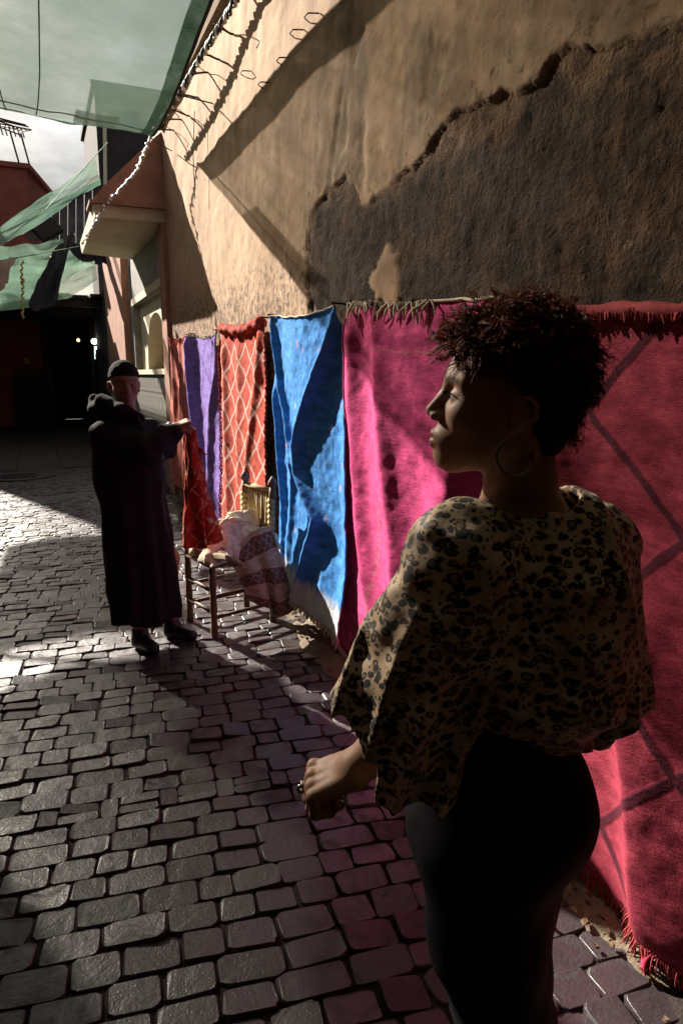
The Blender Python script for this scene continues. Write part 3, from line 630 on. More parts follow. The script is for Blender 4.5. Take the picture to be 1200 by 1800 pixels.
# ------------------------------------------------------------------ rugs
def m_rug(name, kind, c0, c1=None, c2=None, W=1.3, H=1.8):
    n = NT(name); uvn = n.coord('UV'); sp = n.t.nodes.new('ShaderNodeSeparateXYZ'); n.put(sp.inputs[0], uvn); U, V = sp.outputs[0], sp.outputs[1]
    wob = n.noise(uvn, 5, 4, .6); fine = n.noise(n.map(uvn, (60, 330, 1)), 1, 3, .6); fine2 = n.noise(n.map(uvn, (300, 60, 1)), 1, 2, .6)
    blot = n.noise(n.map(uvn, (2, 5, 1)), 4, 6, .7); wear = n.noise(n.map(uvn, (9, 28, 1)), 2.4, 5, .7)
    dk = tuple(v*.55 for v in c0); lt = tuple(min(1, v*1.3+.015) for v in c0)
    col = n.mix(n.rng(blot, .32, .7), dk, lt); col = n.mix(n.rng(wear, .56, .75, 0, .55), col, tuple(v*.38 for v in c0))
    h = n.math('ADD', n.math('MULTIPLY', fine, .8), n.math('MULTIPLY', fine2, .4))
    def diamonds(p, q, lw, du=0.0, dv=0.0, amp=.10):
        U2 = n.math('ADD', n.math('DIVIDE', n.math('ADD', U, du), p), n.math('MULTIPLY', n.math('SUBTRACT', wob, .5), amp)); V2 = n.math('DIVIDE', n.math('ADD', V, dv), q)
        a = n.math('PINGPONG', n.math('ADD', U2, V2), .5); b = n.math('PINGPONG', n.math('SUBTRACT', U2, V2), .5)
        return n.rng(n.math('MINIMUM', a, b), lw*.55, lw*1.15, 1, 0)
    def specks(su, sv, lo, hi, v0, v1):
        s = n.n('TexVoronoi', 0, Vector=n.map(uvn, (su, sv, 1)), Scale=1.0, Randomness=.55)
        m = n.rng(s, lo, hi, 1, 0); return n.math('MULTIPLY', m, n.math('MULTIPLY', n.math('GREATER_THAN', V, v0), n.math('LESS_THAN', V, v1)))
    if kind == 'diamond':
        d = diamonds(.30, .27, .075); col = n.mix(n.math('MULTIPLY', d, n.math('GREATER_THAN', V, .13)), col, c1); h = n.math('ADD', h, n.math('MULTIPLY', d, .9))
    if kind == 'lattice':
        d = diamonds(.70, .62, .035, c2[0], c2[1], .06); col = n.mix(n.math('MULTIPLY', d, .9), col, c1); h = n.math('SUBTRACT', h, n.math('MULTIPLY', d, .8))
    if kind == 'blue':
        col = n.mix(n.math('MULTIPLY', specks(9, 6.5, .10, .17, .1, 1.5), .8), col, c1)
        edge = n.math('ADD', n.math('MULTIPLY', n.noise(n.map(uvn, (26, 4, 1)), 1, 4, .7), .22), 1.42)
        band = n.rng(n.math('SUBTRACT', V, edge), -.02, .05); band = n.math('MULTIPLY', band, n.rng(n.noise(n.map(uvn, (60, 6, 1)), 1, 4, .7), .3, .6, .7, 1)); col = n.mix(band, col, c2)
    if kind == 'magenta':
        z = n.rng(n.math('ABSOLUTE', n.math('SUBTRACT', n.math('PINGPONG', n.math('ADD', U, .05), .42), .26)), .012, .03, 1, 0)
        brk = n.rng(n.noise(n.map(uvn, (30, 60, 1)), 1, 3, .7), .5, .58); z = n.math('MULTIPLY', n.math('MULTIPLY', z, brk), n.math('GREATER_THAN', V, .95)); col = n.mix(n.math('MULTIPLY', z, .75), col, c1)
        col = n.mix(n.math('MULTIPLY', specks(4.2, 2.6, .06, .10, .2, 1.3), n.rng(brk, 0, 1, .3, .8)), col, c2)
        ln = n.rng(n.math('ABSOLUTE', n.math('SUBTRACT', V, n.math('MULTIPLY_ADD', wob, .03, .20))), .002, .006, .5, 0); col = n.mix(ln, col, c1)
    if kind == 'stripe':
        s = n.rng(n.noise(n.map(uvn, (22, .7, 1)), 1, 4, .6), .42, .62); col = n.mix(n.math('MULTIPLY', s, .65), col, c1)
    if kind == 'plain':
        col = n.mix(n.math('MULTIPLY', specks(8, 5, .07, .12, .3, 1.3), .6), col, c1)
    if kind == 'kilim':
        band = n.math('PINGPONG', n.math('ADD', V, .04), .17)
        tri = n.math('PINGPONG', U, .05); zig = n.rng(n.math('ABSOLUTE', n.math('SUBTRACT', n.math('SUBTRACT', band, .115), tri)), .004, .008, 1, 0)
        fld = n.math('MULTIPLY', n.math('GREATER_THAN', band, .105), 1.0); edge = n.rng(n.math('ABSOLUTE', n.math('SUBTRACT', band, .098)), .004, .008, 1, 0)
        col = n.mix(fld, col, c1); col = n.mix(n.math('MULTIPLY', zig, fld), col, c2); col = n.mix(edge, col, (.16, .05, .04))
    if kind == 'held':
        d = diamonds(.16, .17, .05); col = n.mix(n.math('MULTIPLY', d, n.rng(n.noise(uvn, 60, 2), .45, .55)), col, c1)
        s = n.n('TexVoronoi', 0, Vector=n.map(uvn, (11, 9, 1)), Scale=1.0, Randomness=.4); col = n.mix(n.rng(s, .10, .2, .9, 0), col, c2)
    nm = n.bump(h, .55, .004); nm = n.bump(wear, .35, .01, nm)
    return n.done(n.bsdf(col, .95, nm, spec=.08, sheen=.15, sheen_tint=tuple(min(1, c*1.5+.1) for c in c0)))

def rug(name, label, Yt, Yb, zt, zb, folds, mat, off=(.06, .16), nu=80, nv=130, hem=None, top_sag=.02, seed=0, group='rugs hung along the wall', flare=None):
    """Yt/Yb far->near at the top and the foot, zt/zb the same; folds: (polyline in u,v), height, width left, width right"""
    u, v = np.meshgrid(np.linspace(0, 1, nu), np.linspace(0, 1, nv))
    Wm = Yt[0]-Yt[1]
    Y = (Yt[0]*(1-u)+Yt[1]*u)*(1-v) + (Yb[0]*(1-u)+Yb[1]*u)*v
    zT = zt[0]*(1-u)+zt[1]*u - top_sag*np.sin(np.pi*u)*2 + .008*vn(u*14, u*0, seed); zB = zb[0]*(1-u)+zb[1]*u + .012*fbm(u*5, u*0+3, seed+5)
    Z = zT*(1-v)+zB*v
    D = off[0]+(off[1]-off[0])*v**1.4 + .006*fbm(u*5, v*7, 200+seed) + .0025*fbm(u*18, v*26, 210+seed)
    if flare is not None: D = D + flare(u, v)
    for pl, h, wl, wr in folds:
        pl = np.array(pl); uc = np.interp(v, pl[:, 1], pl[:, 0]); hh = h*smoothstep(pl[0, 1]-.10, pl[0, 1]+.06, v)*smoothstep(pl[-1, 1]+.10, pl[-1, 1]-.04, v)
        d = (u-uc)*Wm; D = D + hh*np.exp(-(np.abs(d)/np.where(d < 0, wl, wr))**1.6)
    Y = Y + .012*fbm(u*3, v*6, 220+seed)*np.where((u < .02) | (u > .98), 1, .4)
    P = np.stack([XW-D, Y, Z], -1)
    du = np.gradient(P, axis=1); dv = np.gradient(P, axis=0); N = np.cross(du, dv); N /= np.linalg.norm(N, axis=-1)[..., None]+1e-9
    if N[..., 0].mean() > 0: N = -N
    B = P - N*.007
    n = nu*nv; g = grid_faces(nu, nv); rim = np.concatenate([np.arange(nu), np.arange(1, nv)*nu+nu-1, (nv-1)*nu+np.arange(nu-2, -1, -1), np.arange(nv-2, 0, -1)*nu])
    r2 = np.roll(rim, -1); Fc = np.vstack([g, g[:, ::-1]+n, np.stack([rim, rim+n, r2+n, r2], -1)])
    uvs = np.stack([u*Wm, v*(zt[0]-zb[0])], -1).reshape(-1, 2)
    root = empty(name, (P[-1, nu//2, 0], P[-1, nu//2, 1], P[-1, nu//2, 2]), label, 'rug', group)
    obj('cloth', np.vstack([P.reshape(-1, 3), B.reshape(-1, 3)]), Fc, mat, root, True, uv=np.vstack([uvs, uvs]))
    return root, P
def fringe(root, line, n, length, mat, r=.004, drop=(0, 0, -1), jit=.35, name='fringe', seed=1):
    rg = np.random.default_rng(seed); mb = MB(); t = np.linspace(0.005, .995, n); base = interp_poly(line, t); drop = np.array(drop, float)
    for b in base:
        L = length*rg.uniform(.6, 1.15); d = drop + rg.normal(0, jit, 3)*[.6, 1, .3]; d /= np.linalg.norm(d); w = rg.normal(0, .25, 3)
        mb.tube([b-d*.008, b+d*L*.35, b+d*L*.7+w*L*.12, b+(d+[0, 0, -.3])*L*.95+w*L*.3], [r, r*1.05, r*.9, r*.45], 4, False)
    o = mb.build(name, mat, root, True); o['kind'] = 'stuff'; return o
M_cream_y = simple('cream_yarn', (.52, .45, .33), .95, .2, 60, .2, 120, .1); M_red_y = simple('red_yarn', (.38, .055, .035), .95, .25, 60, .2, 120, .1); M_mag_y = simple('magenta_yarn', (.40, .03, .10), .95, .2, 60, .2, 120, .1); M_crim_y = simple('crimson_yarn', (.30, .055, .060), .95, .25, 60, .2, 120, .1)
M_r1 = m_rug('faded_red_rug', 'stripe', (.50, .11, .085), (.58, .27, .22)); M_r2 = m_rug('violet_rug', 'plain', (.27, .175, .54), (.62, .30, .38))
M_r3 = m_rug('vermilion_diamond_rug', 'diamond', (.52, .075, .042), (.68, .42, .36)); M_r4 = m_rug('blue_rug', 'blue', (.058, .27, .70), (.62, .36, .42), (.66, .64, .60))
M_r5 = m_rug('magenta_rug', 'magenta', (.62, .062, .215), (.30, .19, .11), (.50, .34, .06)); M_r6 = m_rug('crimson_rug', 'lattice', (.30, .032, .058), (.055, .012, .022), (.05, .02))

r1, P1 = rug('hanging_rug', 'narrow faded red rug with pale streaks, farthest along the wall', (8.86, 7.52), (8.7, 7.4), (2.05, 2.02), (.30, .30),
    [([(.15, .0), (.28, .4), (.3, 1)], .035, .10, .06), ([(.5, 0), (.55, 1)], .02, .08, .06), ([(.8, 0), (.72, .5), (.75, 1)], .03, .1, .06)], M_r1, nu=60, nv=100, seed=1)
fringe(r1, P1[0, ::4], 60, .06, M_red_y, .006, (0, 0, -.6), .5, seed=11)
r2, P2 = rug('hanging_rug', 'violet rug with one deep dark fold, between the two red rugs', (7.46, 6.24), (7.2, 6.1), (2.0, 1.975), (.16, .2),
    [([(.0, .0), (.06, .3), (.25, .55), (.42, .8), (.5, 1)], .11, .12, .10), ([(1.0, .0), (.93, .2), (.72, .4), (.62, .7), (.6, 1)], .055, .12, .10)], M_r2, nu=70, nv=110, seed=2, off=(.06, .14))
fringe(r2, P2[0, ::4], 50, .035, M_cream_y, .006, (0, 0, .4), .6, seed=12)
r3, P3 = rug('hanging_rug', 'vermilion rug with a pale diamond lattice behind the chair', (6.14, 4.86), (6.1, 4.75), (2.02, 1.99), (.22, .22),
    [([(.08, .08), (.15, .5), (.25, 1)], .03, .10, .07), ([(.93, .05), (.82, .3), (.62, .7), (.6, 1)], .035, .10, .07), ([(.45, .1), (.42, 1)], .018, .08, .07)], M_r3, nu=80, nv=120, seed=3, off=(.075, .15))
mb = MB()
for k in range(44):   # yarn loops down both edges
    for col_, s in ((0, 1), (79, -1)):
        q = P3[8+int(k*2.4), col_]; w = .018*(1+.5*math.sin(k*2.7+col_)); mb.tube([q, q+[-.012, s*w*1.2, -.012], q+[-.006, s*w*1.6, -.035], q+[0, s*w*.3, -.042]], .008, 5)
tag(mb.build('yarn_loops', M_red_y, r3, True), kind='stuff')
q = P3[0]; rr = [(q[i]+[-.012+.006*math.sin(i), 0, -.02+.012*math.sin(i*.7)]) for i in range(0, 80, 3)]; V, Fc = tube(rr, .034+.008*np.sin(np.arange(len(rr))*1.3), 9); obj('rolled_edge', V, Fc, M_red_y, r3, True)
r4, P4 = rug('hanging_rug', 'bright blue rug with a whitish foot and deep dark folds', (4.72, 3.50), (4.42, 3.20), (2.0, 1.965), (.30, .16),
    [([(1.0, 0), (.90, .10), (.66, .28), (.50, .45), (.52, .55), (.72, .68), (.62, .84), (.5, 1)], .066, .075, .060),
     ([(.02, .02), (.14, .25), (.42, .5)], .050, .05, .035), ([(.03, .30), (.10, .55), (.20, .78), (.24, 1)], .050, .055, .04), ([(.45, .5), (.36, .62), (.30, .85), (.32, 1)], .03, .06, .05)],
    M_r4, nu=130, nv=190, seed=4, off=(.055, .15), flare=lambda u, v: .0022*fbm(u*22, v*34, 250, 3, .6)+.05*smoothstep(0, .5, u)*smoothstep(1, .6, u)+.022*smoothstep(.9, 1, u)*smoothstep(.1, .5, v)+.05*smoothstep(.7, 1, v)*u)
fringe(r4, P4[-1, ::3], 90, .035, M_cream_y, .007, (-.2, 0, -1), .4, seed=13)
q = P4[0]+[-.006, 0, .004]; V, Fc = tube(q[::3], .006, 5); obj('top_binding', V, Fc, M_cream_y, r4, True)
r5, P5 = rug('hanging_rug', 'magenta rug with gold motifs and cream top fringe, behind the woman', (3.40, 2.06), (3.42, 1.95), (1.965, 1.86), (.06, .10),
    [([(.02, .06), (.10, .3), (.26, .62), (.45, .85), (.6, 1)], .062, .13, .10), ([(.22, .0), (.42, .3), (.52, .55), (.6, .8)], .050, .12, .085), ([(.95, .0), (.80, .4), (.72, .7), (.7, 1)], .05, .12, .10)],
    M_r5, nu=110, nv=150, seed=5, off=(.055, .12), top_sag=.005, flare=lambda u, v: .075*smoothstep(.02, .48, u)*smoothstep(.98, .55, u)*smoothstep(-.1, .35, v))
fringe(r5, P5[0, :70:3]+[-.012, 0, .004], 46, .085, M_cream_y, .005, (-.15, -.25, -.6), .55, seed=14)
q = P5[0]+[-.004, 0, .005]; V, Fc = tube(q[::3], .007, 5); obj('top_binding', V, Fc, M_cream_y, r5, True)
q = P5[:, 0]+[0, .002, 0]; V, Fc = tube(q[::2]+np.c_[0*np.arange(75), 0*np.arange(75), .0*np.arange(75)], .007+.002*(np.arange(75) % 2), 6); obj('selvedge', V, Fc, M_mag_y, r5, True)
q = P5[-1, 0]; V, Fc = tube([q+[0, .03, .03], q+[-.02, -.02, .0], q+[-.02, -.14, -.03], q+[-.01, -.2, -.02]], [.018, .016, .013, .006], 7); obj('corner_knot', V, Fc, M_cream_y, r5, True)
r6, P6 = rug('hanging_rug', 'crimson rug with thin dark diamond lines at the right edge', (1.97, .45), (1.62, .25), (1.82, 1.80), (.10, .04),
    [([(.05, .1), (.12, .3), (.20, .5)], .05, .08, .10), ([(.26, .5), (.32, .75), (.35, 1)], .085, .07, .2), ([(.7, .1), (.6, .5), (.7, 1)], .03, .12, .12)],
    M_r6, nu=130, nv=170, seed=6, off=(.075, .15), top_sag=.022)
q = P6[0, ::4]; V, Fc = tube(q+[-.012, 0, -.004], .022+.003*np.sin(np.arange(len(q))*2.1), 8); obj('rolled_edge', V, Fc, M_crim_y, r6, True)
fringe(r6, P6[0, ::4]+[-.028, 0, -.008], 150, .024, M_crim_y, .0045, (-.1, -.1, -1), .45, seed=15)
fringe(r6, P6[-1, ::3], 330, .05, M_crim_y, .0028, (-.1, 0, -1), .3, seed=16)
# nails
M_nail = M_rust
for P, idx in ((P4, (1, 128)), (P5, (3, 55, 106)), (P3, (2, 77)), (P2, (2, 67)), (P1, (2, 57)), (P6, (4, 60))):
    for i in idx:
        q = P[0, i]; V, Fc = tube([(XW-.01, q[1], q[2]+.012), (q[0]-.02, q[1], q[2]+.016)], .006, 6); obj('nail', V, Fc, M_nail, wall)

# ------------------------------------------------------------------ chair with draped kilim, held rug
M_wood = simple('worn_chair_wood', (.13, .072, .042), .6, .35, 14, .3, 60, .35); M_rush = simple('woven_rush', (.40, .31, .17), .85, .3, 30, .5, 120, .15)
LA, LB, LC, LD = [np.array(q) for q in ((.88, 3.97, 0), (.80, 4.32, 0), (1.30, 4.10, 0), (1.22, 4.45, 0))]
ch = empty('wooden_chair', ((.88+1.22)/2, 4.2, 0), 'rustic wooden chair with a woven rush back, standing against the rugs', 'chair')
def post(p, z1, r=.021, finial=False):
    zz_ = np.linspace(0, z1, 14); pts = [(p[0]+(.05*max(0, (z-.45))*.6), p[1], z) for z in zz_]
    rad = r*(1+.10*np.sin(zz_*40)); mb = MB().tube(pts, rad, 10)
    if finial:
        c = np.array(pts[-1]); mb.tube([c, c+[0, 0, .012], c+[0, 0, .03], c+[0, 0, .05], c+[0, 0, .068]], [r*1.0, r*1.5, r*1.35, r*.8, r*.15], 10)
    return mb
for p, z1, fi, nm_ in ((LA, .50, False, 'leg'), (LB, .50, False, 'leg'), (LC, .90, True, 'back_post'), (LD, .90, True, 'back_post')): post(p, z1, finial=fi).build(nm_, M_wood, ch, True)
for a, b, z in ((LA, LB, .16), (LA, LB, .30), (LA, LC, .13), (LA, LC, .26), (LB, LD, .13), (LB, LD, .26), (LC, LD, .2)):
    MB().tube([a+[0, 0, z], b+[0, 0, z]], .013, 8).build('stretcher', M_wood, ch, True)
for a, b in ((LA, LB), (LA, LC), (LB, LD), (LC, LD)): MB().tube([a+[0, 0, .46], b+[0, 0, .46]], .019, 8).build('seat_rail', M_wood, ch, True)
u, v = np.meshgrid(np.linspace(0, 1, 20), np.linspace(0, 1, 20)); U, W = u[..., None], v[..., None]
P = (LA*(1-U)+LC*U)*(1-W)+(LB*(1-U)+LD*U)*W; P[..., 2] += .472-.015*np.sin(np.pi*u)*np.sin(np.pi*v)+.003*np.sin(u*60)
obj('seat', P.reshape(-1, 3), grid_faces(20, 20), M_rush, ch, True)
for k in range(12):
    f = (k+.5)/12; a = LC*(1-f)+LD*f
    MB().tube([(a[0]+.006, a[1], .52), (a[0]+.013+.004*(k % 2), a[1], .70), (a[0]+.022, a[1], .87)], .0145, 6).build('cane', M_rush, ch, True)
for z in (.52, .875): MB().tube([LC+[.03*(z-.45), 0, z], LD+[.03*(z-.45), 0, z]], .016, 8).build('back_rail', M_wood if z < .6 else M_rush, ch, True)
for p in (LC, LD):
    for k in range(8): MB().tube([p+[.0, -.024, .56+.035*k], p+[.0, .024, .562+.035*k]], .02, 6).build('binding', M_rush, ch, True)
M_kil = m_rug('brown_striped_kilim', 'kilim', (.44, .35, .24), (.14, .08, .055), (.32, .28, .27)); M_cream_c = m_rug('cream_wool', 'stripe', (.60, .52, .38), (.66, .60, .48)); M_held = m_rug('orange_kilim', 'held', (.40, .035, .012), (.62, .40, .20), (.55, .42, .26))
def drape(name, corners, fn, mat, label, cat, nu=60, nv=60, UVs=(.8, .8), group=None, th=.006):
    A, B, C_, D = [np.asarray(q, float) for q in corners]; u, v = np.meshgrid(np.linspace(0, 1, nu), np.linspace(0, 1, nv)); U, W = u[..., None], v[..., None]
    P = (A*(1-U)+B*U)*(1-W)+(D*(1-U)+C_*U)*W; P = P + fn(u, v)
    du = np.gradient(P, axis=1); dv = np.gradient(P, axis=0); N = np.cross(du, dv); N /= np.linalg.norm(N, axis=-1)[..., None]+1e-9
    n = nu*nv; g = grid_faces(nu, nv); rim = np.concatenate([np.arange(nu), np.arange(1, nv)*nu+nu-1, (nv-1)*nu+np.arange(nu-2, -1, -1), np.arange(nv-2, 0, -1)*nu]); r2 = np.roll(rim, -1)
    Fc = np.vstack([g, g[:, ::-1]+n, np.stack([rim, rim+n, r2+n, r2], -1)]); uvs = np.stack([u*UVs[0], v*UVs[1]], -1).reshape(-1, 2)
    o = obj(name, np.vstack([P.reshape(-1, 3), (P-N*th).reshape(-1, 3)]), Fc, mat, None, True, uv=np.vstack([uvs, uvs]))
    return tag(o, label, cat, group), P
z3 = lambda a, b, c: np.stack([a, b, c], -1)
# kilim falling off the near side of the seat towards the wall
drape('kilim', [at_wall(402, 986, 1.0), at_wall(475, 922, 1.27), at_wall(516, 1078, 1.36), at_wall(446, 1056, 1.10)],
      lambda u, v: z3(-.02*np.sin(u*9+v*2)*v, -.06*np.sin(np.pi*v)*(.3+u)+.02*np.sin(u*14+1)*(.3+v), .05*np.sin(np.pi*u)*(1-v)-.04*np.sin(np.pi*u)*v+.012*fbm(u*4, v*4, 301)), M_kil,
      'cream and brown striped kilim falling off the side of the chair', 'kilim', UVs=(.7, .9))
# second fold of the kilim lying on the front edge
drape('kilim', [at_wall(335, 955, .80), at_wall(372, 944, .95), at_wall(432, 1000, 1.0), at_wall(352, 990, .84)],
      lambda u, v: z3(0*u, -.03*np.sin(np.pi*v), .03*np.sin(np.pi*u)+.015*np.sin(v*9)), M_kil, 'brown folded kilim end on the front corner of the chair seat', 'kilim', 30, 30, (.25, .3))
# crumpled cream blanket
def blanket(u, v):
    b = np.sin(np.pi*u)**.7*np.sin(np.pi*v)**.7
    return z3(.035*fbm(u*5, v*5, 311), .03*fbm(u*5+7, v*5, 312), b*(.15+.055*np.abs(np.sin(u*6+1.8*np.sin(v*6)))+.035*np.abs(np.sin(v*8+u*4+fbm(u*3, v*3, 314)))+.03*fbm(u*6, v*6, 313))+.09*smoothstep(.4, .9, u)*np.sin(np.pi*v)*np.abs(np.sin(v*8+u*5)))
drape('blanket', [np.array([.78, 4.36, .48]), np.array([1.26, 4.46, .50]), np.array([1.33, 4.06, .50]), np.array([.86, 3.93, .47])], blanket, M_cream_c, 'crumpled cream wool blanket heaped on the chair seat', 'blanket', 80, 80, (.9, .9))

# ------------------------------------------------------------------ figures: signed-distance modelling, meshed with surface nets
def vn3(p, seed=0, n=48):
    key = ('3', seed)
    if key not in _lat: _lat[key] = np.random.default_rng(5000+seed).uniform(-1, 1, (n, n, n)).astype(np.float32)
    L = _lat[key]; i = np.floor(p).astype(int); f = p-i; f = f*f*(3-2*f); x, y, z = f[..., 0], f[..., 1], f[..., 2]
    a = lambda d, e, g: L[(i[..., 0]+d) % n, (i[..., 1]+e) % n, (i[..., 2]+g) % n]
    return ((a(0,0,0)*(1-x)+a(1,0,0)*x)*(1-y)+(a(0,1,0)*(1-x)+a(1,1,0)*x)*y)*(1-z) + ((a(0,0,1)*(1-x)+a(1,0,1)*x)*(1-y)+(a(0,1,1)*(1-x)+a(1,1,1)*x)*y)*z
def gridpts(lo, hi, h):
    ax = [np.arange(l, u+h, h) for l, u in zip(lo, hi)]; return np.stack(np.meshgrid(*ax, indexing='ij'), -1)
def cap(p, a, b, ra, rb=None):
    a = np.asarray(a, float); b = np.asarray(b, float); rb = ra if rb is None else rb; ab = b-a
    t = np.clip(((p-a)@ab)/(ab@ab+1e-12), 0, 1); return np.linalg.norm(p-a-t[..., None]*ab, axis=-1)-(ra+(rb-ra)*t)
def chain(p, pts, rad, k=.01):
    d = None
    for i in range(len(pts)-1):
        e = cap(p, pts[i], pts[i+1], rad[i], rad[i+1]); d = e if d is None else smin(d, e, k)
    return d
def ell(p, c, r, R=None):
    q = p-np.asarray(c, float)
    if R is not None: q = q@R
    r = np.asarray(r, float); k0 = np.linalg.norm(q/r, axis=-1); k1 = np.linalg.norm(q/(r*r), axis=-1); return k0*(k0-1)/(k1+1e-9)
def smin(a, b, k):
    h = np.clip(.5+.5*(b-a)/k, 0, 1); return b*(1-h)+a*h-k*h*(1-h)
def smax(a, b, k): return -smin(-a, -b, k)
def nets(f, lo, h):
    lo = np.asarray(lo, float); s = f < 0; c = s[:-1, :-1, :-1].astype(np.int8); nx, ny, nz = [d-1 for d in f.shape]
    cnt = np.zeros((nx, ny, nz), np.int8)
    off = [(i, j, k) for i in (0, 1) for j in (0, 1) for k in (0, 1)]
    for i, j, k in off: cnt += s[i:i+nx, j:j+ny, k:k+nz]
    act = np.argwhere((cnt > 0) & (cnt < 8)); idx = -np.ones((nx, ny, nz), np.int64); idx[act[:, 0], act[:, 1], act[:, 2]] = np.arange(len(act))
    vals = {o: f[act[:, 0]+o[0], act[:, 1]+o[1], act[:, 2]+o[2]] for o in off}
    acc = np.zeros((len(act), 3)); num = np.zeros(len(act))
    for o in off:
        for ax in range(3):
            if o[ax]: continue
            o2 = list(o); o2[ax] = 1; v0, v1 = vals[o], vals[tuple(o2)]; m = (v0 < 0) != (v1 < 0); t = np.where(m, v0/np.where(m, v0-v1, 1), 0)
            pt = np.tile(np.array(o, float), (len(act), 1)); pt[:, ax] += t; acc += pt*m[:, None]; num += m
    V = lo + h*(act + acc/num[:, None]); Q = []
    for ax in range(3):
        b, c_ = [(1, 2), (2, 0), (0, 1)][ax]; sl0 = [slice(None)]*3; sl1 = [slice(None)]*3; sl0[ax] = slice(0, -1); sl1[ax] = slice(1, None)
        e = np.argwhere(s[tuple(sl0)] != s[tuple(sl1)]); e = e[(e[:, b] > 0) & (e[:, c_] > 0) & (e[:, b] < f.shape[b]-1) & (e[:, c_] < f.shape[c_]-1)]
        def at(db, dc):
            q = e.copy(); q[:, b] -= db; q[:, c_] -= dc; return idx[q[:, 0], q[:, 1], q[:, 2]]
        q = np.stack([at(1, 1), at(0, 1), at(0, 0), at(1, 0)], -1); fl = s[e[:, 0], e[:, 1], e[:, 2]]
        q = np.where(fl[:, None], q, q[:, ::-1]); Q.append(q)
    return V, np.vstack(Q)
def sdf_mesh(fn, lo, hi, h, C=4, extra=.010, rl=1, lam=.45):
    lo = np.asarray(lo, float); n = [int(math.ceil((u-l)/(h*C))) for l, u in zip(lo, hi)]
    ax = [l+np.arange(k+1)*h*C for l, k in zip(lo, n)]; P = np.stack(np.meshgrid(*ax, indexing='ij'), -1); D = fn(P.reshape(-1, 3)).reshape(P.shape[:3])
    near = np.abs(D) < h*C*1.3+extra
    cell = np.zeros(n, bool)
    for i in (0, 1):
        for j in (0, 1):
            for k in (0, 1): cell |= near[i:i+n[0], j:j+n[1], k:k+n[2]]
    fine = np.repeat(np.repeat(np.repeat(cell, C, 0), C, 1), C, 2); m = np.zeros([k+1 for k in fine.shape], bool)
    for i in (0, 1):
        for j in (0, 1):
            for k in (0, 1): m[i:i+fine.shape[0], j:j+fine.shape[1], k:k+fine.shape[2]] |= fine
    f = np.repeat(np.repeat(np.repeat(D[:-1, :-1, :-1], C, 0), C, 1), C, 2); f = np.pad(f, ((0, 1),)*3, mode='edge')
    idx = np.argwhere(m); f[m] = fn(lo+idx*h); V, Fc = nets(f, lo, h)
    return relax(V, Fc, rl, lam), Fc
def relax(V, Fc, it=2, lam=.5):
    E = np.vstack([Fc[:, [0, 1]], Fc[:, [1, 2]], Fc[:, [2, 3]], Fc[:, [3, 0]]]); n = len(V); deg = np.bincount(E[:, 0], minlength=n)+np.bincount(E[:, 1], minlength=n)
    for _ in range(it):
        S = np.zeros_like(V)
        for ax in range(3): S[:, ax] = np.bincount(E[:, 0], V[E[:, 1], ax], n)+np.bincount(E[:, 1], V[E[:, 0], ax], n)
        V = V+lam*(S/deg[:, None]-V)
    return V
def to_world(V): return V[:, :1]*rt + V[:, 1:2]*fh + V[:, 2:3]*np.array([0, 0, 1.])
def L3(x, y, f): P = at_f(x, y, f); return np.array([P@rt, P@fh, P[2]])     # photo point at forward distance -> (right, forward, up)
def join(parts):
    Vs, Fs, b = [], [], 0
    for V, Fc in parts: Vs.append(V); Fs.append(Fc+b); b += len(V)
    return np.vstack(Vs), np.vstack(Fs)
nrm = lambda v: np.asarray(v, float)/np.linalg.norm(v)

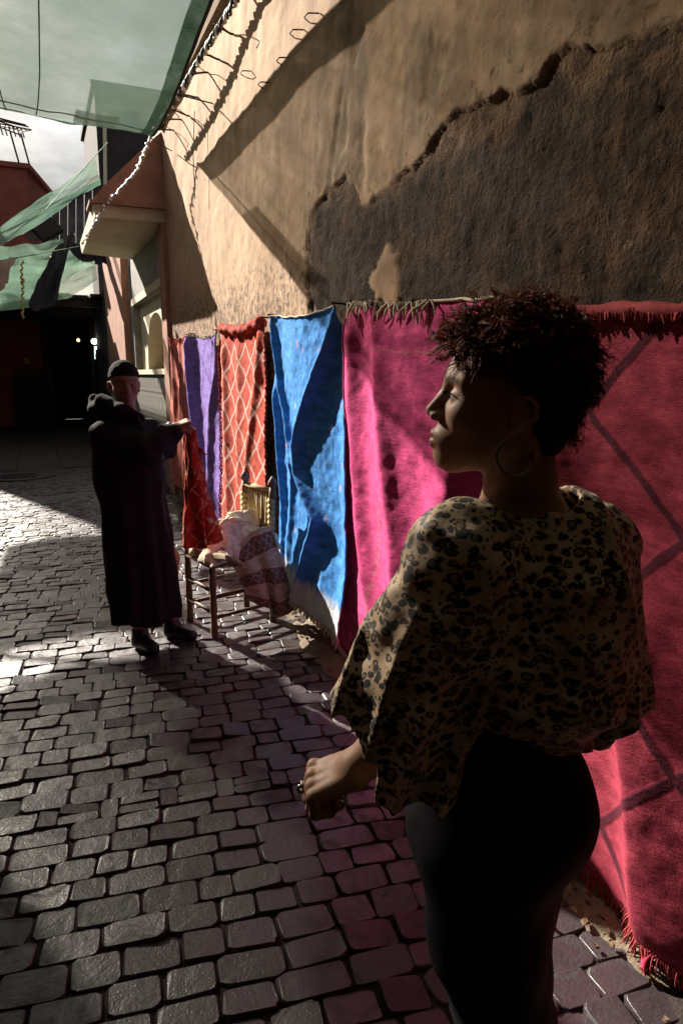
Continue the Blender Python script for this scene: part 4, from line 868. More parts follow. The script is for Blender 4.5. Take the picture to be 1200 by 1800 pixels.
def head_sdf(p, male=False):
    """head in its own frame: x to the face, y to its left, z up; origin between the ears"""
    ay = np.abs(p[..., 1]); q = np.stack([p[..., 0], ay, p[..., 2]], -1)
    d = ell(q, (.002, 0, .046), (.090, .074, .085))
    d = smin(d, ell(q, (.040, 0, .045), (.057, .060, .056)), .03)
    d = smin(d, ell(q, (.046, 0, -.018), (.050, .054, .066)), .03)
    d = smin(d, cap(q, (.0, .052, -.028), (.072, .014, -.074), .018, .015), .03)
    d = smin(d, ell(q, (.084, 0, -.074), (.018, .017, .0145)), .022)
    d = smin(d, ell(q, (.056, .041, -.006), (.030, .021, .021)), .022)
    d = smin(d, ell(q, (.079, 0, -.043), (.030, .030, .026)), .018)          # muzzle
    d = smin(d, cap(q, (.089, .008, .041), (.070, .047, .043), .0105, .009), .014)
    d = smax(d, -ell(q, (.100, .033, .022), (.020, .018, .0125)), .014)      # eye sockets
    d = smin(d, ell(q, (.0775, .0315, .020), (.0155, .0165, .0125)), .006)    # lids over the eyeball
    d = smax(d, -cap(q, (.098, .020, .0195), (.088, .046, .0185), .0020, .0015), .003)  # lid slit
    nb = [(.092, 0, .033), (.103, 0, .014), (.1145, 0, -.006)]
    d = smin(d, chain(q, nb, [.0075, .0085, .0105] if not male else [.009, .011, .014], .004), .011)
    d = smin(d, ell(q, (.106, .0125, -.0135), (.0115, .0075, .0075)), .006)   # nostril wings
    d = smax(d, -ell(q, (.109, .0075, -.0215), (.006, .0035, .004)), .003)
    d = smin(d, cap(q, (.1075, .006, -.0395), (.089, .025, -.0450), .0062, .0032), .006)
    d = smin(d, cap(q, (.1055, .005, -.0525), (.088, .023, -.0475), .0075, .0036), .006)
    d = smax(d, -cap(q, (.118, .0, -.0455), (.090, .026, -.0462), .0016, .0012), .003)
    # ear
    e = ell(q, (-.012, .0760, .006), (.0165, .006, .0275), np.array([[.94, 0, -.34], [0, 1, 0], [.34, 0, .94]]))
    e = smin(e, ell(q, (-.003, .0735, -.020), (.0075, .0055, .009)), .008)
    e = smax(e, -ell(q, (-.009, .0845, .008), (.0098, .0085, .017)), .005); e = smin(e, cap(q, (-.006, .0775, -.006), (-.012, .0775, .010), .0035), .006)
    rim_ = [(.003, .0745, .016), (-.003, .0790, .029), (-.015, .0830, .031), (-.0245, .0860, .022), (-.0255, .0865, .006), (-.019, .0830, -.008), (-.009, .0790, -.018), (-.002, .0760, -.022)]
    e = chain(q, rim_, [.0030, .0034, .0036, .0036, .0034, .0034, .0048, .0050], .003)
    e = smin(e, chain(q, [(.001, .0755, .006), (.0, .0765, -.005), (-.006, .0775, -.012)], [.0036, .0042, .0034], .003), .004)
    e = smin(e, chain(q, [(-.006, .0785, .020), (-.016, .0815, .014), (-.016, .0815, .000), (-.008, .0785, -.010)], [.0028, .0030, .0030, .0030], .003), .004)
    e = smin(e, ell(q, (-.012, .0745, .006), (.015, .0045, .026)), .004)
    d = smin(d, e, .004)
    return d
def frame(yaw, tilt=0.0, roll=0.0):
    """columns: face direction, left, up in (right, forward, up) coordinates; yaw as direction (r, f)"""
    x = np.array([yaw[0], yaw[1], 0.0]); x /= np.linalg.norm(x); y = np.array([-x[1], x[0], 0.0]); z = np.array([0, 0, 1.0])
    ct, st = math.cos(tilt), math.sin(tilt); x2 = x*ct+z*st; z2 = z*ct-x*st
    cr, sr = math.cos(roll), math.sin(roll); y2 = y*cr+z2*sr; z3_ = z2*cr-y*sr
    return np.stack([x2, y2, z3_], -1)
def m_skin(name, base, dark, lip):
    n = NT(name); p = n.coord(); c = n.mix(n.rng(n.noise(p, 28, 4, .6), .3, .7), dark, base)
    c = n.mix(n.attr('lip'), c, lip); c = n.mix(n.attr('brow'), c, (.012, .008, .007))
    nm = n.bump(n.noise(p, 300, 4, .7), .35, .0015)
    c = n.mix(n.rng(n.noise(p, 90, 5, .7), .45, .7, 0, .35), c, tuple(v*.72 for v in dark))
    return n.done(n.bsdf(c, n.rng(n.noise(p, 60, 3), .3, .7, .5, .66), nm, spec=.32, sss=.10))

# ------------------------------------------------------------------ woman in the foreground
M_skin = m_skin('tan_skin', (.34, .185, .115), (.27, .140, .085), (.26, .085, .07))
FW = .95                                            # forward distance of the head
HR = frame((-.985, .17), math.radians(7), 0.0)
trag = L3(922, 742, FW-.072); HO = trag - HR@np.array([.004, .070, -.004]) + np.array([-.0175, 0, 0])
W0 = RF(.29, .97, 0)
woman = empty('person', W0, 'woman in a leopard print blouse and black trousers walking past, seen from behind', 'person')
HS = .935
def hl(v): return HO + HR@(np.asarray(v, float)*HS)      # head-local to (r,f,u)
# head and neck
nb_ = L3(926, 905, .96)                              # base of the neck
def f_head(p):
    d = head_sdf((p-HO)@HR/HS)*HS
    d = smin(d, chain(p, [hl((-.022, 0, -.045)), hl((-.030, 0, -.085)), nb_], [.044, .043, .052], .02), .022)
    d = smin(d, cap(p, nb_+[-.0, 0, -.03], nb_+[-.12, -.09, -.07], .045, .035), .04); d = smin(d, cap(p, nb_+[0, 0, -.03], nb_+[.12, .09, -.06], .045, .035), .04)
    return smin(d, cap(p, hl((-.02, .062, -.04)), nb_+[-.07, .03, -.025], .013, .011), .03)      # neck muscle
Vh, Fh = sdf_mesh(f_head, HO-[.19, .17, .30], HO+[.17, .17, .17], .0023)
qh = (Vh-HO)@HR/HS
ay = np.abs(qh[:, 1])
lipm = smoothstep(.0015, -.0015, np.minimum(cap(np.c_[qh[:, 0], ay, qh[:, 2]], (.1085, .005, -.0405), (.089, .026, -.0455), .0070, .0030), cap(np.c_[qh[:, 0], ay, qh[:, 2]], (.1065, .004, -.0520), (.088, .024, -.0475), .0088, .0038)))
browm = smoothstep(.0065, .002, np.abs(qh[:, 2]-(.0430+.10*(ay-.030)*(ay < .034)-.28*np.maximum(0, ay-.038))))*smoothstep(.010, .014, ay)*smoothstep(.056, .050, ay)*(qh[:, 0] > .05)*.85
# left forearm and hand
fore0, wrist = L3(735, 1265, .90), L3(627, 1346, .885)
dv = nrm([-.90, .10, -.44]); bv = np.array([-.52, -.20, .83]); bv = nrm(bv-dv*(bv@dv)); lv = np.cross(dv, bv)   # finger direction, back of the hand, thumb side
hw_ = lambda a, b, c: wrist + dv*a + bv*b + lv*c
fing = [(-.030, .030, .021, .017, 66, 92, 60, .0078), (-.0105, .040, .026, .020, 60, 84, 52, .0086), (.0095, .043, .028, .021, 55, 80, 48, .0090), (.029, .039, .025, .020, 48, 72, 42, .0088)]
pips = []
for c, l1, l2, l3, a1, a2, a3, r in fing:
    k0 = hw_(.072-abs(c)*.12, -.001, c); dirn = lambda a: dv*math.cos(math.radians(a))-bv*math.sin(math.radians(a))
    k1 = k0+dirn(a1)*l1; k2 = k1+dirn(a1+a2)*l2+lv*.001; k3 = k2+dirn(a1+a2+a3*.8)*l3; pips.append((k0, k1, k2, k3, r))
def f_hand(p):
    d = chain(p, [fore0, fore0*.45+wrist*.55+[0, 0, -.004], wrist], [.041, .032, .0245], .02); palm = None
    for c in (-.027, -.009, .009, .026):
        e = cap(p, hw_(.008, -.004, c*.62), hw_(.074-abs(c)*.12, -.001, c), .0165, .0112); palm = e if palm is None else smin(palm, e, .006)
    d = smin(d, palm, .018); d = smin(d, ell(p, hw_(.035, -.016, .018), (.022, .02, .016)), .02)
    for k0, k1, k2, k3, r in pips:
        e = chain(p, [k0, k1, k2, k3], [r*1.22, r*1.05, r*.95, r*.78], .003); e = smin(e, np.linalg.norm(p-k1-bv*.001, axis=-1)-r*1.10, .003); e = smin(e, np.linalg.norm(p-k0-bv*.0035, axis=-1)-r*1.25, .004); d = smin(d, e, .0030)
    th = [hw_(.022, -.012, .026), hw_(.050, -.026, .040), hw_(.074, -.040, .030), hw_(.086, -.050, .012)]
    return smin(d, chain(p, th, [.0155, .0125, .0105, .0085], .006), .010)
Vf, Ff = sdf_mesh(f_hand, wrist-[.11, .13, .15], wrist+[.16, .13, .13], .0021)
# trunk, arms and legs under the clothes
SL, SR_ = L3(812, 985, .885), L3(1040, 965, 1.05); PEL = L3(900, 1420, .97)
elbL = L3(722, 1175, .86); elbR = L3(1070, 1140, 1.07)
kneeL, kneeR = np.array([.245, .93, .50]), np.array([.335, 1.02, .52]); anL, anR = np.array([.30, .90, .10]), np.array([.47, 1.0, .14])
def f_trunk(p):
    d = ell(p, (nb_+PEL)/2+[0, 0, .04], (.11, .08, .22)); d = smin(d, ell(p, PEL, (.115, .095, .11)), .06)
    d = smin(d, cap(p, SL, SR_, .035), .05); d = smin(d, cap(p, nb_+[0, 0, -.02], nb_+[0, 0, -.1], .045), .04)
    d = smin(d, chain(p, [SL, elbL, (elbL+fore0)/2, fore0], [.036, .034, .034, .034], .02), .03); d = smin(d, chain(p, [SR_, elbR, L3(1050, 1290, 1.03)], [.036, .032, .028], .02), .03)
    d = smin(d, chain(p, [L3(850, 1480, .935), L3(852, 1640, .93), L3(882, 1800, .925), [.275, .93, .36], anL], [.07, .055, .045, .04, .03], .03), .05); return smin(d, chain(p, [L3(893, 1470, 1.01), L3(872, 1660, 1.02), L3(905, 1810, 1.03), [.37, 1.03, .36], [.47, 1.0, .14]], [.07, .055, .045, .04, .03], .03), .05)
Vb, Fb = sdf_mesh(f_trunk, [-.05, .62, .05], [.62, 1.32, 1.50], .009)
V, Fc = join([(Vh, Fh), (Vf, Ff), (Vb, Fb)])
body = obj('body', to_world(V), Fc, M_skin, woman, True)
z = np.zeros(len(Vf)+len(Vb)); attr(body, 'lip', np.r_[lipm, z]); attr(body, 'brow', np.r_[browm, z])
# eyes and lashes
M_eye = simple('eye_white', (.55, .50, .46), .25, .1, 30, 0, 60, .5); M_iris = simple('dark_iris', (.02, .012, .008), .2, .2, 60, 0, 60, .6)
for s in (1, -1):
    e = ball('eye', to_world(hl((.0790, .0315*s, .0195))[None])[0], .0135*HS, M_eye, woman, 14, 10)
    ball('iris', to_world(hl((.0868, .0325*s, .0192))[None])[0], .0064*HS, M_iris, e, 10, 8)
mb = MB()
for s in (1, -1):
    for t in np.linspace(0, 1, 18):
        b = np.array([.0955-.016*t**1.5, s*(.020+.026*t), .0225-.004*(t-.4)**2*4]); e = b+np.array([.0085-.002*t, s*.003*t, .003]) ; mid = (b+e)/2-[0, 0, .0012]
        mb.tube([to_world(hl(x)[None])[0] for x in (b, mid, e)], [.0008, .0006, .0002], 4, False)
tag(mb.build('eyelashes', M_iris, woman), kind='stuff')
# blouse
def m_leopard():
    n = NT('leopard_print'); p = n.coord(); w = n.n('TexNoise', 1, Vector=p, Scale=34.0, Detail=3.0)
    pv = n.n('VectorMath', 0, props={'operation': 'MULTIPLY_ADD'}, i0=w, i1=(.018, .018, .018), i2=p)
    v1 = n.n('TexVoronoi', 0, Vector=n.map(pv, (1, 1, 1.5)), Scale=54.0, Randomness=.85); vp = n.t.nodes.new('ShaderNodeTexVoronoi'); n.put(vp.inputs['Vector'], n.map(pv, (1, 1, 1.5))); n.put(vp.inputs['Scale'], 54.0); n.put(vp.inputs['Randomness'], .85)
    cell = n.t.nodes.new('ShaderNodeSeparateColor'); n.put(cell.inputs[0], vp.outputs['Color'])
    size = n.rng(cell.outputs[0], 0, 1, .40, .60); rr = n.math('DIVIDE', v1, size)
    brk = n.noise(p, 95, 2, .5); ring = n.math('MULTIPLY', n.rng(rr, .86, 1.05, 1, 0), n.math('MAXIMUM', n.rng(rr, .42, .58), n.math('GREATER_THAN', cell.outputs[1], .42)))
    ring = n.math('MULTIPLY', ring, n.rng(brk, .30, .40))
    inner = n.rng(rr, .45, .6, 1, 0)
    sm = n.n('TexVoronoi', 0, Vector=pv, Scale=104.0); small = n.math('MULTIPLY', n.rng(sm, .22, .32, 1, 0), n.rng(n.noise(p, 40, 2), .40, .46))
    base = n.mix(n.rng(n.noise(p, 16, 4, .6), .3, .7), (.32, .215, .13), (.60, .44, .29))
    c = n.mix(n.math('MULTIPLY', inner, .8), base, (.20, .095, .045)); c = n.mix(n.math('MAXIMUM', ring, small), c, (.010, .008, .008))
    weave = n.noise(n.map(p, (1, 1, 3)), 300, 3, .6)
    return n.done(n.bsdf(c, .62, n.bump(weave, .2, .002), spec=.3, sheen=.1))
M_leo = m_leopard()
S1, S2 = L3(812, 978, .885), L3(1042, 958, 1.05)
hemL = [L3(598, 1262, .90), L3(640, 1296, .86), L3(690, 1335, .845), L3(748, 1372, .865)]; rS = [.030, .042, .044, .036]
T1, T2 = L3(1078, 1215, 1.06), L3(1050, 1315, 1.02); back = L3(900, 1302, .86)[2]
ax_ = nrm((hemL[1]+hemL[2])/2-S1); lat = nrm(hemL[3]-hemL[0]); lat = nrm(lat-ax_*(lat@ax_)); Ls_ = np.linalg.norm((hemL[1]+hemL[2])/2-S1)
hn = nrm(np.cross(nrm(hemL[3]-hemL[0]), np.array([.15, 1.0, .12]))); hn = hn if hn[2] < 0 else -hn
def f_blouse(p):
    x, y, z = p[..., 0], p[..., 1], p[..., 2]
    tr = cap(p, S1, S2, .056, .054)
    tr = smin(tr, ell(p, L3(935, 1060, .965), (.150, .116, .185)), .05)
    tr = smin(tr, ell(p, L3(918, 1190, .965), (.150, .126, .125)), .06)
    tr = smin(tr, cap(p, nb_+[0, 0, -.045], nb_+[0, 0, -.10], .062), .045)
    g1 = 1-np.abs(np.sin(z*46+np.sin(x*17+1)*1.6+x*9+.6*vn3(p*9, 6))); g2 = 1-np.abs(np.sin(x*34+z*9+.7*vn3(p*8, 7)))
    tr = tr - .013*(g1**2-.3)*smoothstep(1.27, 1.06, z) - .009*(g2**2-.3)*smoothstep(1.10, 1.30, z) + .008*vn3(p*[14, 14, 22], 3)
    hem = back+.006*np.sin(x*38)-np.clip((x-.25)*.66, 0, .14)-z
    sl = None
    for hp, r in zip(hemL, rS):
        e = cap(p, S1, hp+nrm(hp-S1)*.05, .054, r); sl = e if sl is None else smin(sl, e, .045)
    sl = smin(sl, cap(p, L3(835, 1030, .90), L3(765, 1370, .89), .05, .036), .05)
    tt = (p-S1)@ax_; ss = (p-S1)@lat
    sl = sl + (.35-(1-np.abs(np.sin(ss*52+.9+.5*np.sin(tt*11)+.5*vn3(p*7, 12))))**1.7)*.020*smoothstep(.03, Ls_*.8, tt) + .007*vn3(p*[20, 20, 26], 13)
    cutL = (p-(hemL[0]+hemL[3])/2-np.array([0, 0, -.016]))@hn - .007*np.sin(ss*46+.6) + .040*smoothstep(.022, .004, ss)
    sr = smin(cap(p, S2, T1+nrm(T1-S2)*.05, .054, .058), cap(p, S2, T2+nrm(T2-S2)*.05, .054, .050), .05)
    sr = sr + .005*np.sin((x*.7+y)*90)*smoothstep(.1, .35, (p-S2)@nrm(T1-S2))
    cutR = (p-(T1+T2)/2)@nrm([.10, .0, -1.0]) + .30*(x-((T1+T2)/2)[0])
    w = .0032*vn3(p*[38, 38, 44], 5)
    solid = smin(smin(np.maximum(tr, hem), np.maximum(sl, cutL), .022), np.maximum(sr, cutR), .03)+w
    inner = smin(smin(np.maximum(tr+.011, hem-.05), np.maximum(sl+.011, cutL-.05), .022), np.maximum(sr+.011, cutR-.05), .03)+w
    d = np.maximum(solid, -inner)
    return smax(d, -ell(p, nb_+[-.005, 0, .020], (.074, .066, .062)), .006)
V, Fc = sdf_mesh(f_blouse, [-.06, .66, .86], [.58, 1.26, 1.48], .0040, rl=2, lam=.5)
obj('blouse', to_world(V), Fc, M_leo, woman, True)
# trousers
n_ = NT('black_denim'); cdn = n_.coord(); M_trou = n_.done(n_.bsdf(n_.mix(n_.rng(n_.noise(cdn, 30, 4), .3, .7), (.004, .004, .005), (.009, .008, .011)), .7, n_.bump(n_.noise(cdn, 380, 3), .3, .002), spec=.08))
wst = L3(872, 1275, .97)
lgL = [L3(845, 1480, .93), L3(852, 1640, .93), L3(882, 1800, .925), np.array([.275, .93, .36]), np.array([.31, .90, .12])]
lgR = [L3(895, 1470, 1.02), L3(872, 1660, 1.02), L3(905, 1810, 1.03), np.array([.37, 1.03, .36]), np.array([.47, 1.0, .15])]
def f_trousers(p):
    d = ell(p, wst+[0, 0, -.02], (.108, .095, .10)); d = smin(d, ell(p, L3(886, 1400, .97), (.126, .110, .12)), .07)
    d = smin(d, ell(p, L3(948, 1435, .955), (.080, .085, .092)), .05); d = smin(d, ell(p, L3(800, 1400, .99), (.066, .08, .11)), .05)
    d = smin(d, chain(p, lgL, [.100, .085, .068, .058, .058], .04), .06); d = smin(d, chain(p, lgR, [.102, .083, .068, .058, .058], .04), .05)
    return d + .003*np.sin(p[..., 2]*60+p[..., 0]*35)*smoothstep(.75, .55, p[..., 2])+.003*vn3(p*22, 8)
V, Fc = sdf_mesh(f_trousers, [.02, .74, .06], [.58, 1.24, 1.12], .006); obj('trousers', to_world(V), Fc, M_trou, woman, True)
M_shoe = simple('black_leather', (.012, .010, .010), .4, .2, 20, .1, 60, .4)
for an in (np.array([.31, .90, .0]), np.array([.47, 1.0, .03])):
    lo = an-[.20, .10, .02]; hi = an+[.10, .12, .16]; p = gridpts(lo, hi, .006)
    d = smin(cap(p, an+[0, 0, .12], an+[.0, 0, .05], .042, .040), cap(p, an+[.02, 0, .04], an+[-.14, .03, .035], .038, .032), .03); d = np.maximum(d, an[2]-.0-p[..., 2])
    V, Fc = nets(d, lo, .006); obj('shoe', to_world(V), Fc, M_shoe, woman, True)
# hair: close-cropped base, then curls
M_hairb = simple('dark_hair_base', (.012, .007, .006), .8, .3, 60, .6, 260, .2)
n_ = NT('curly_hair'); hc_ = n_.mix(n_.rng(n_.noise(n_.coord(), 25, 3), .3, .7), (.075, .024, .015), (.23, .080, .042)); M_hair = n_.done(n_.n('MixShader', Fac=.40, i1=n_.bsdf(hc_, .5, spec=.3), i2=n_.n('BsdfTranslucent', Color=n_.mix(.5, hc_, (.55, .19, .10)))))
def f_hair(p):
    q = (p-HO)@HR/HS
    d = ell(q, (-.004, 0, .050), (.093, .079, .090)); d = smin(d, ell(q, (-.028, 0, .048), (.069, .072, .080)), .03)
    d = smin(d, ell(q, (-.040, 0, -.018), (.040, .047, .054)), .03)
    # the hairline runs temple - over the ear - nape
    line = np.where(q[..., 0] > -.005, .040+.55*(q[..., 0]+.005), np.where(q[..., 0] > -.030, .040-(-.005-q[..., 0])*2.9, -.0325-(-.03-q[..., 0])*1.1))
    keep = np.maximum(np.maximum(q[..., 0]-(.070+.18*(q[..., 2]-.085)), line-q[..., 2]), -.050-.35*(q[..., 0]+.07)-q[..., 2])+.004*vn3(q*120, 9)
    return np.maximum(smax(d+.002*vn3(q*170, 10), keep, .006), -head_sdf(q)-.006)*HS
V, Fc = sdf_mesh(f_hair, HO-[.15, .15, .14], HO+[.19, .15, .19], .0032); hairo = obj('hair', to_world(V), Fc, M_hairb, woman, True)
rg = np.random.default_rng(21); SVt, SFt = [], []; kk = 3; npt = 24; cnt = 0
def curl(root, dirn, length, rad, turns, thick):
    t = np.linspace(0, 1, npt); dirn = nrm(dirn); a = nrm(np.cross(dirn, rg.normal(size=3))); b = np.cross(dirn, a); ph = rg.uniform(0, 6.28)
    drop = np.array([0, 0, -1])*(t**2)[:, None]*length*rg.uniform(.0, .55)
    rr = rad*smoothstep(0, .35, t)*(1-.25*t)
    P = root+dirn*(t*length)[:, None]+(a*np.cos(ph+turns*6.28*t)[:, None]+b*np.sin(ph+turns*6.28*t)[:, None])*rr[:, None]+drop
    return P, thick*(1-.6*t)
def add_strand(P, R):
    global cnt
    T = np.gradient(P, axis=0); T /= np.linalg.norm(T, axis=1)[:, None]+1e-9; A = np.cross(T, [.31, .52, .79]); A /= np.linalg.norm(A, axis=1)[:, None]+1e-9; B = np.cross(T, A)
    ring = [P+R[:, None]*(A*math.cos(x)+B*math.sin(x)) for x in (0, 2.094, 4.189)]; SVt.append(np.stack(ring, 1).reshape(-1, 3)); cnt += 1
def lock(root, dirn, ln, rad, turns, k, thick=.0009):
    P, R = curl(root, dirn, ln, rad, turns, thick)
    for j in range(k):
        o = rg.normal(0, .0007, 3); w = rg.normal(0, .0010, 3); t = np.linspace(0, 1, npt)[:, None]; add_strand(HO+(P+o+w*t*2)@HR.T*HS, R*rg.uniform(.7, 1.2))
for i in range(1250):
    # roots over the top of the head; the mass leans forward over the brow and out at the back
    th_, ph_ = rg.uniform(0, 6.283), math.acos(rg.uniform(-.10, 1.0))
    n3 = np.array([math.sin(ph_)*math.cos(th_), math.sin(ph_)*math.sin(th_), math.cos(ph_)])
    root = np.array([-.006, 0, .050])+n3*[.090, .075, .087]
    if root[2] < .055 and root[0] > -.03: continue
    if root[2] < .015 or root[0] > .072: continue
    top = smoothstep(.055, .12, root[2]); front = smoothstep(.02, .07, root[0])*smoothstep(.06, .1, root[2]); rear = smoothstep(-.03, -.085, root[0])
    dirn = n3+rg.normal(0, .45, 3)+np.array([.75*front+.15*rear, 0, .15*top-.05*rear])
    ln = rg.uniform(.018, .038)*(1+.65*top+.8*front*rg.uniform(.3, 1)-.25*rear) * (.5 if (root[2] < .07 and root[0] > -.07) else 1)
    lock(root, dirn, ln, rg.uniform(.0042, .0085), rg.uniform(1.2, 1.9)*(ln/.034)**.7, 6, .0010)
for i in range(650):   # fine frizz that softens the outline
    th_, ph_ = rg.uniform(0, 6.283), math.acos(rg.uniform(.15, 1.0)); n3 = np.array([math.sin(ph_)*math.cos(th_), math.sin(ph_)*math.sin(th_), math.cos(ph_)])
    root = np.array([-.006, 0, .050])+n3*[.095, .080, .097]
    if root[0] > .075 or root[2] < .06: continue
    lock(root, n3+rg.normal(0, .6, 3)+np.array([.3*(root[0] > .02), 0, 0]), rg.uniform(.025, .060), rg.uniform(.003, .009), rg.uniform(1, 2.4), 1, .00045)
for i in range(90):   # wisps over the forehead
    root = np.array([rg.uniform(.035, .068), rg.uniform(-.05, .05), rg.uniform(.10, .125)]); lock(root, np.array([.9, rg.normal(0, .3), rg.normal(-.15, .35)]), rg.uniform(.025, .055), rg.uniform(.003, .008), rg.uniform(1, 2.6), 3, .0008)
for i in range(90):   # loose curls at the nape
    root = np.array([rg.uniform(-.088, -.070), rg.uniform(-.05, .05), rg.uniform(-.01, .05)]); lock(root, np.array([-.45, rg.normal(0, .4), rg.normal(-.6, .3)]), rg.uniform(.015, .036), rg.uniform(.003, .006), rg.uniform(1, 2.2), 3, .0008)
base = (np.arange(npt-1)[:, None]*3+np.arange(3)[None]).ravel(); nxt = (np.arange(npt-1)[:, None]*3+np.array([1, 2, 0])[None]).ravel()
one = np.stack([base, nxt, nxt+3, base+3], -1); Fs = (one[None]+(np.arange(cnt)*npt*3)[:, None, None]).reshape(-1, 4)
co = obj('curls', to_world(np.vstack(SVt)), Fs, M_hair, hairo, True); tag(co, kind='stuff')
# hoop earring and ring
M_gold = simple('dull_gold', (.26, .19, .12), .35, .15, 40, .0, 80, .5, 1.0); M_silver = simple('silver', (.65, .64, .62), .22, .1, 40, 0, 80, .5, 1.0)
eh = hl((.0, .0765, -.026)); ec = L3(905, 808, FW-.078); ec = eh+nrm(ec-eh)*.0245
ax1 = nrm(ec-eh); ax2 = nrm(HR@np.array([.95, .25, .0])-ax1*((HR@np.array([.95, .25, .0]))@ax1)); tt_ = np.linspace(0, 2*math.pi, 49)
V, Fc = tube(to_world(np.array([ec+.0245*(-ax1*math.cos(t)+ax2*math.sin(t)) for t in tt_])), .0022, 8, False); obj('earring', V, Fc, M_gold, woman, True)
k0, k1, k2, k3, r = pips[2]; c = k0*.45+k1*.55; a = nrm(k1-k0); b = nrm(np.cross(a, lv)); tt_ = np.linspace(0, 2*math.pi, 25)
rg_o = None
mbr = [c+(b*math.cos(t)+nrm(np.cross(a, b))*math.sin(t))*(r*1.22) for t in tt_]
V, Fc = tube(to_world(np.array(mbr)), .0022, 6, False); rgo = obj('ring', V, Fc, M_silver, woman, True)
bo = nrm(np.cross(np.cross(a, bv), a)); st = c+bo*(r*1.25+.004)
if (st-c)@bv < 0: st = c-bo*(r*1.25+.004)
ball('ring_stone', to_world(st[None])[0], .0075, M_iris, rgo, 8, 6)
for k in range(6):
    t = k/6*6.28; ball('ring_bead', to_world((st+(a*math.cos(t)+lv*math.sin(t))*.0085)[None])[0], .0026, M_silver, rgo, 6, 5)

# ------------------------------------------------------------------ man holding up a rug
FM = 3.90
M_skin2 = m_skin('brown_skin', (.26, .125, .075), (.20, .095, .055), (.17, .07, .055))
M_robe = simple('dark_wool_robe', (.016, .011, .012), .95, .35, 14, .4, 120, .15); M_robe2 = simple('leather_jacket', (.012, .011, .013), .35, .3, 14, .3, 60, .5); M_capm = simple('black_knit_cap', (.010, .008, .009), .9, .3, 40, .5, 200, .1)
M0 = L3(258, 1120, FM)
man = empty('person', RF(M0[0], FM, 0), 'man in a long dark hooded robe and black cap holding up an orange rug', 'person')
KR = frame((.42, -.91), math.radians(-4), 0.0)
KO = L3(221, 683, FM)-KR@np.array([.045, 0, .0])
kl = lambda v: KO+KR@np.asarray(v, float)
nbm = L3(222, 735, FM)
shA, shB = L3(182, 760, FM-.10), L3(262, 752, FM+.12)            # shoulders: near one left in the picture
handP = L3(334, 742, FM-.03); elb = L3(262, 792, FM-.20)
wr = L3(307, 753, FM-.06); hd_ = nrm(handP-wr)
def f_mhead(p):
    d = head_sdf(((p-KO)@KR)/1.04, True)*1.04
    return smin(d, chain(p, [kl((-.02, 0, -.05)), nbm+[0, 0, -.02]], [.056, .064], .02), .025)
Vh, Fh = sdf_mesh(f_mhead, KO-[.16, .16, .26], KO+[.16, .16, .16], .0042)
qh = (Vh-KO)@KR/1.04; ay = np.abs(qh[:, 1])
lipm = smoothstep(.002, -.002, cap(np.c_[qh[:, 0], ay, qh[:, 2]], (.106, .005, -.046), (.088, .024, -.046), .011, .004)); browm = smoothstep(.006, .001, np.abs(qh[:, 2]-.044))*smoothstep(.008, .014, ay)*smoothstep(.058, .05, ay)*(qh[:, 0] > .05)*.8
db = nrm(hd_); bb = nrm(np.array([-.25, -.35, .9])-db*(np.array([-.25, -.35, .9])@db)); lb = np.cross(db, bb)
mw = lambda a, b, c: wr+db*a+bb*b+lb*c
def f_mhand(p):
    d = cap(p, wr-db*.10, wr, .036, .030); palm = None
    for c in (-.030, -.010, .010, .029):
        e = cap(p, mw(.0, 0, c*.6), mw(.080, .004, c), .019, .0155); palm = e if palm is None else smin(palm, e, .012)
    d = smin(d, palm, .02)
    for c, a1 in ((-.032, 92), (-.011, 86), (.010, 82), (.030, 78)):
        k0 = mw(.078, .003, c); dr = lambda a: db*math.cos(math.radians(a))-bb*math.sin(math.radians(a)); k1 = k0+dr(a1)*.042; k2 = k1+dr(a1+85)*.028; k3 = k2+dr(a1+130)*.02
        d = smin(d, chain(p, [k0, k1, k2, k3], [.0125, .0108, .0098, .008], .004), .006)
    return smin(d, chain(p, [mw(.02, -.012, .030), mw(.058, -.032, .040), mw(.085, -.045, .022)], [.017, .0135, .010], .006), .01)
Vf, Ff = sdf_mesh(f_mhand, wr-[.14, .13, .14], wr+[.15, .13, .12], .0036)
fl, fr = np.array([M0[0]-.02, FM-.06, .06]), np.array([M0[0]+.13, FM+.10, .06])
def f_mbody(p):
    d = ell(p, L3(222, 850, FM), (.15, .12, .27)); d = smin(d, cap(p, shA, shB, .05), .06)
    d = smin(d, chain(p, [shA, elb, wr], [.05, .042, .032], .02), .04); d = smin(d, cap(p, nbm, nbm+[0, 0, -.1], .06), .04)
    d = smin(d, chain(p, [L3(232, 960, FM-.03), fl+[0, 0, .45], fl+[0, 0, .04]], [.09, .06, .042], .04), .05); return smin(d, chain(p, [L3(262, 960, FM+.05), fr+[0, 0, .45], fr+[0, 0, .04]], [.09, .06, .042], .04), .05)
Vb, Fb = sdf_mesh(f_mbody, [M0[0]-.35, FM-.45, .04], [M0[0]+.45, FM+.4, 1.5], .014, extra=.02)
V, Fc = join([(Vh, Fh), (Vf, Ff), (Vb, Fb)])
mbody = obj('body', to_world(V), Fc, M_skin2, man, True); z = np.zeros(len(Vf)+len(Vb)); attr(mbody, 'lip', np.r_[lipm, z]); attr(mbody, 'brow', np.r_[browm, z])
for s in (1, -1):
    e = ball('eye', to_world(kl((.0815, .0325*s, .0200))[None])[0], .0140, M_eye, man, 10, 8); ball('iris', to_world(kl((.0900, .033*s, .0195))[None])[0], .0066, M_iris, e, 8, 6)
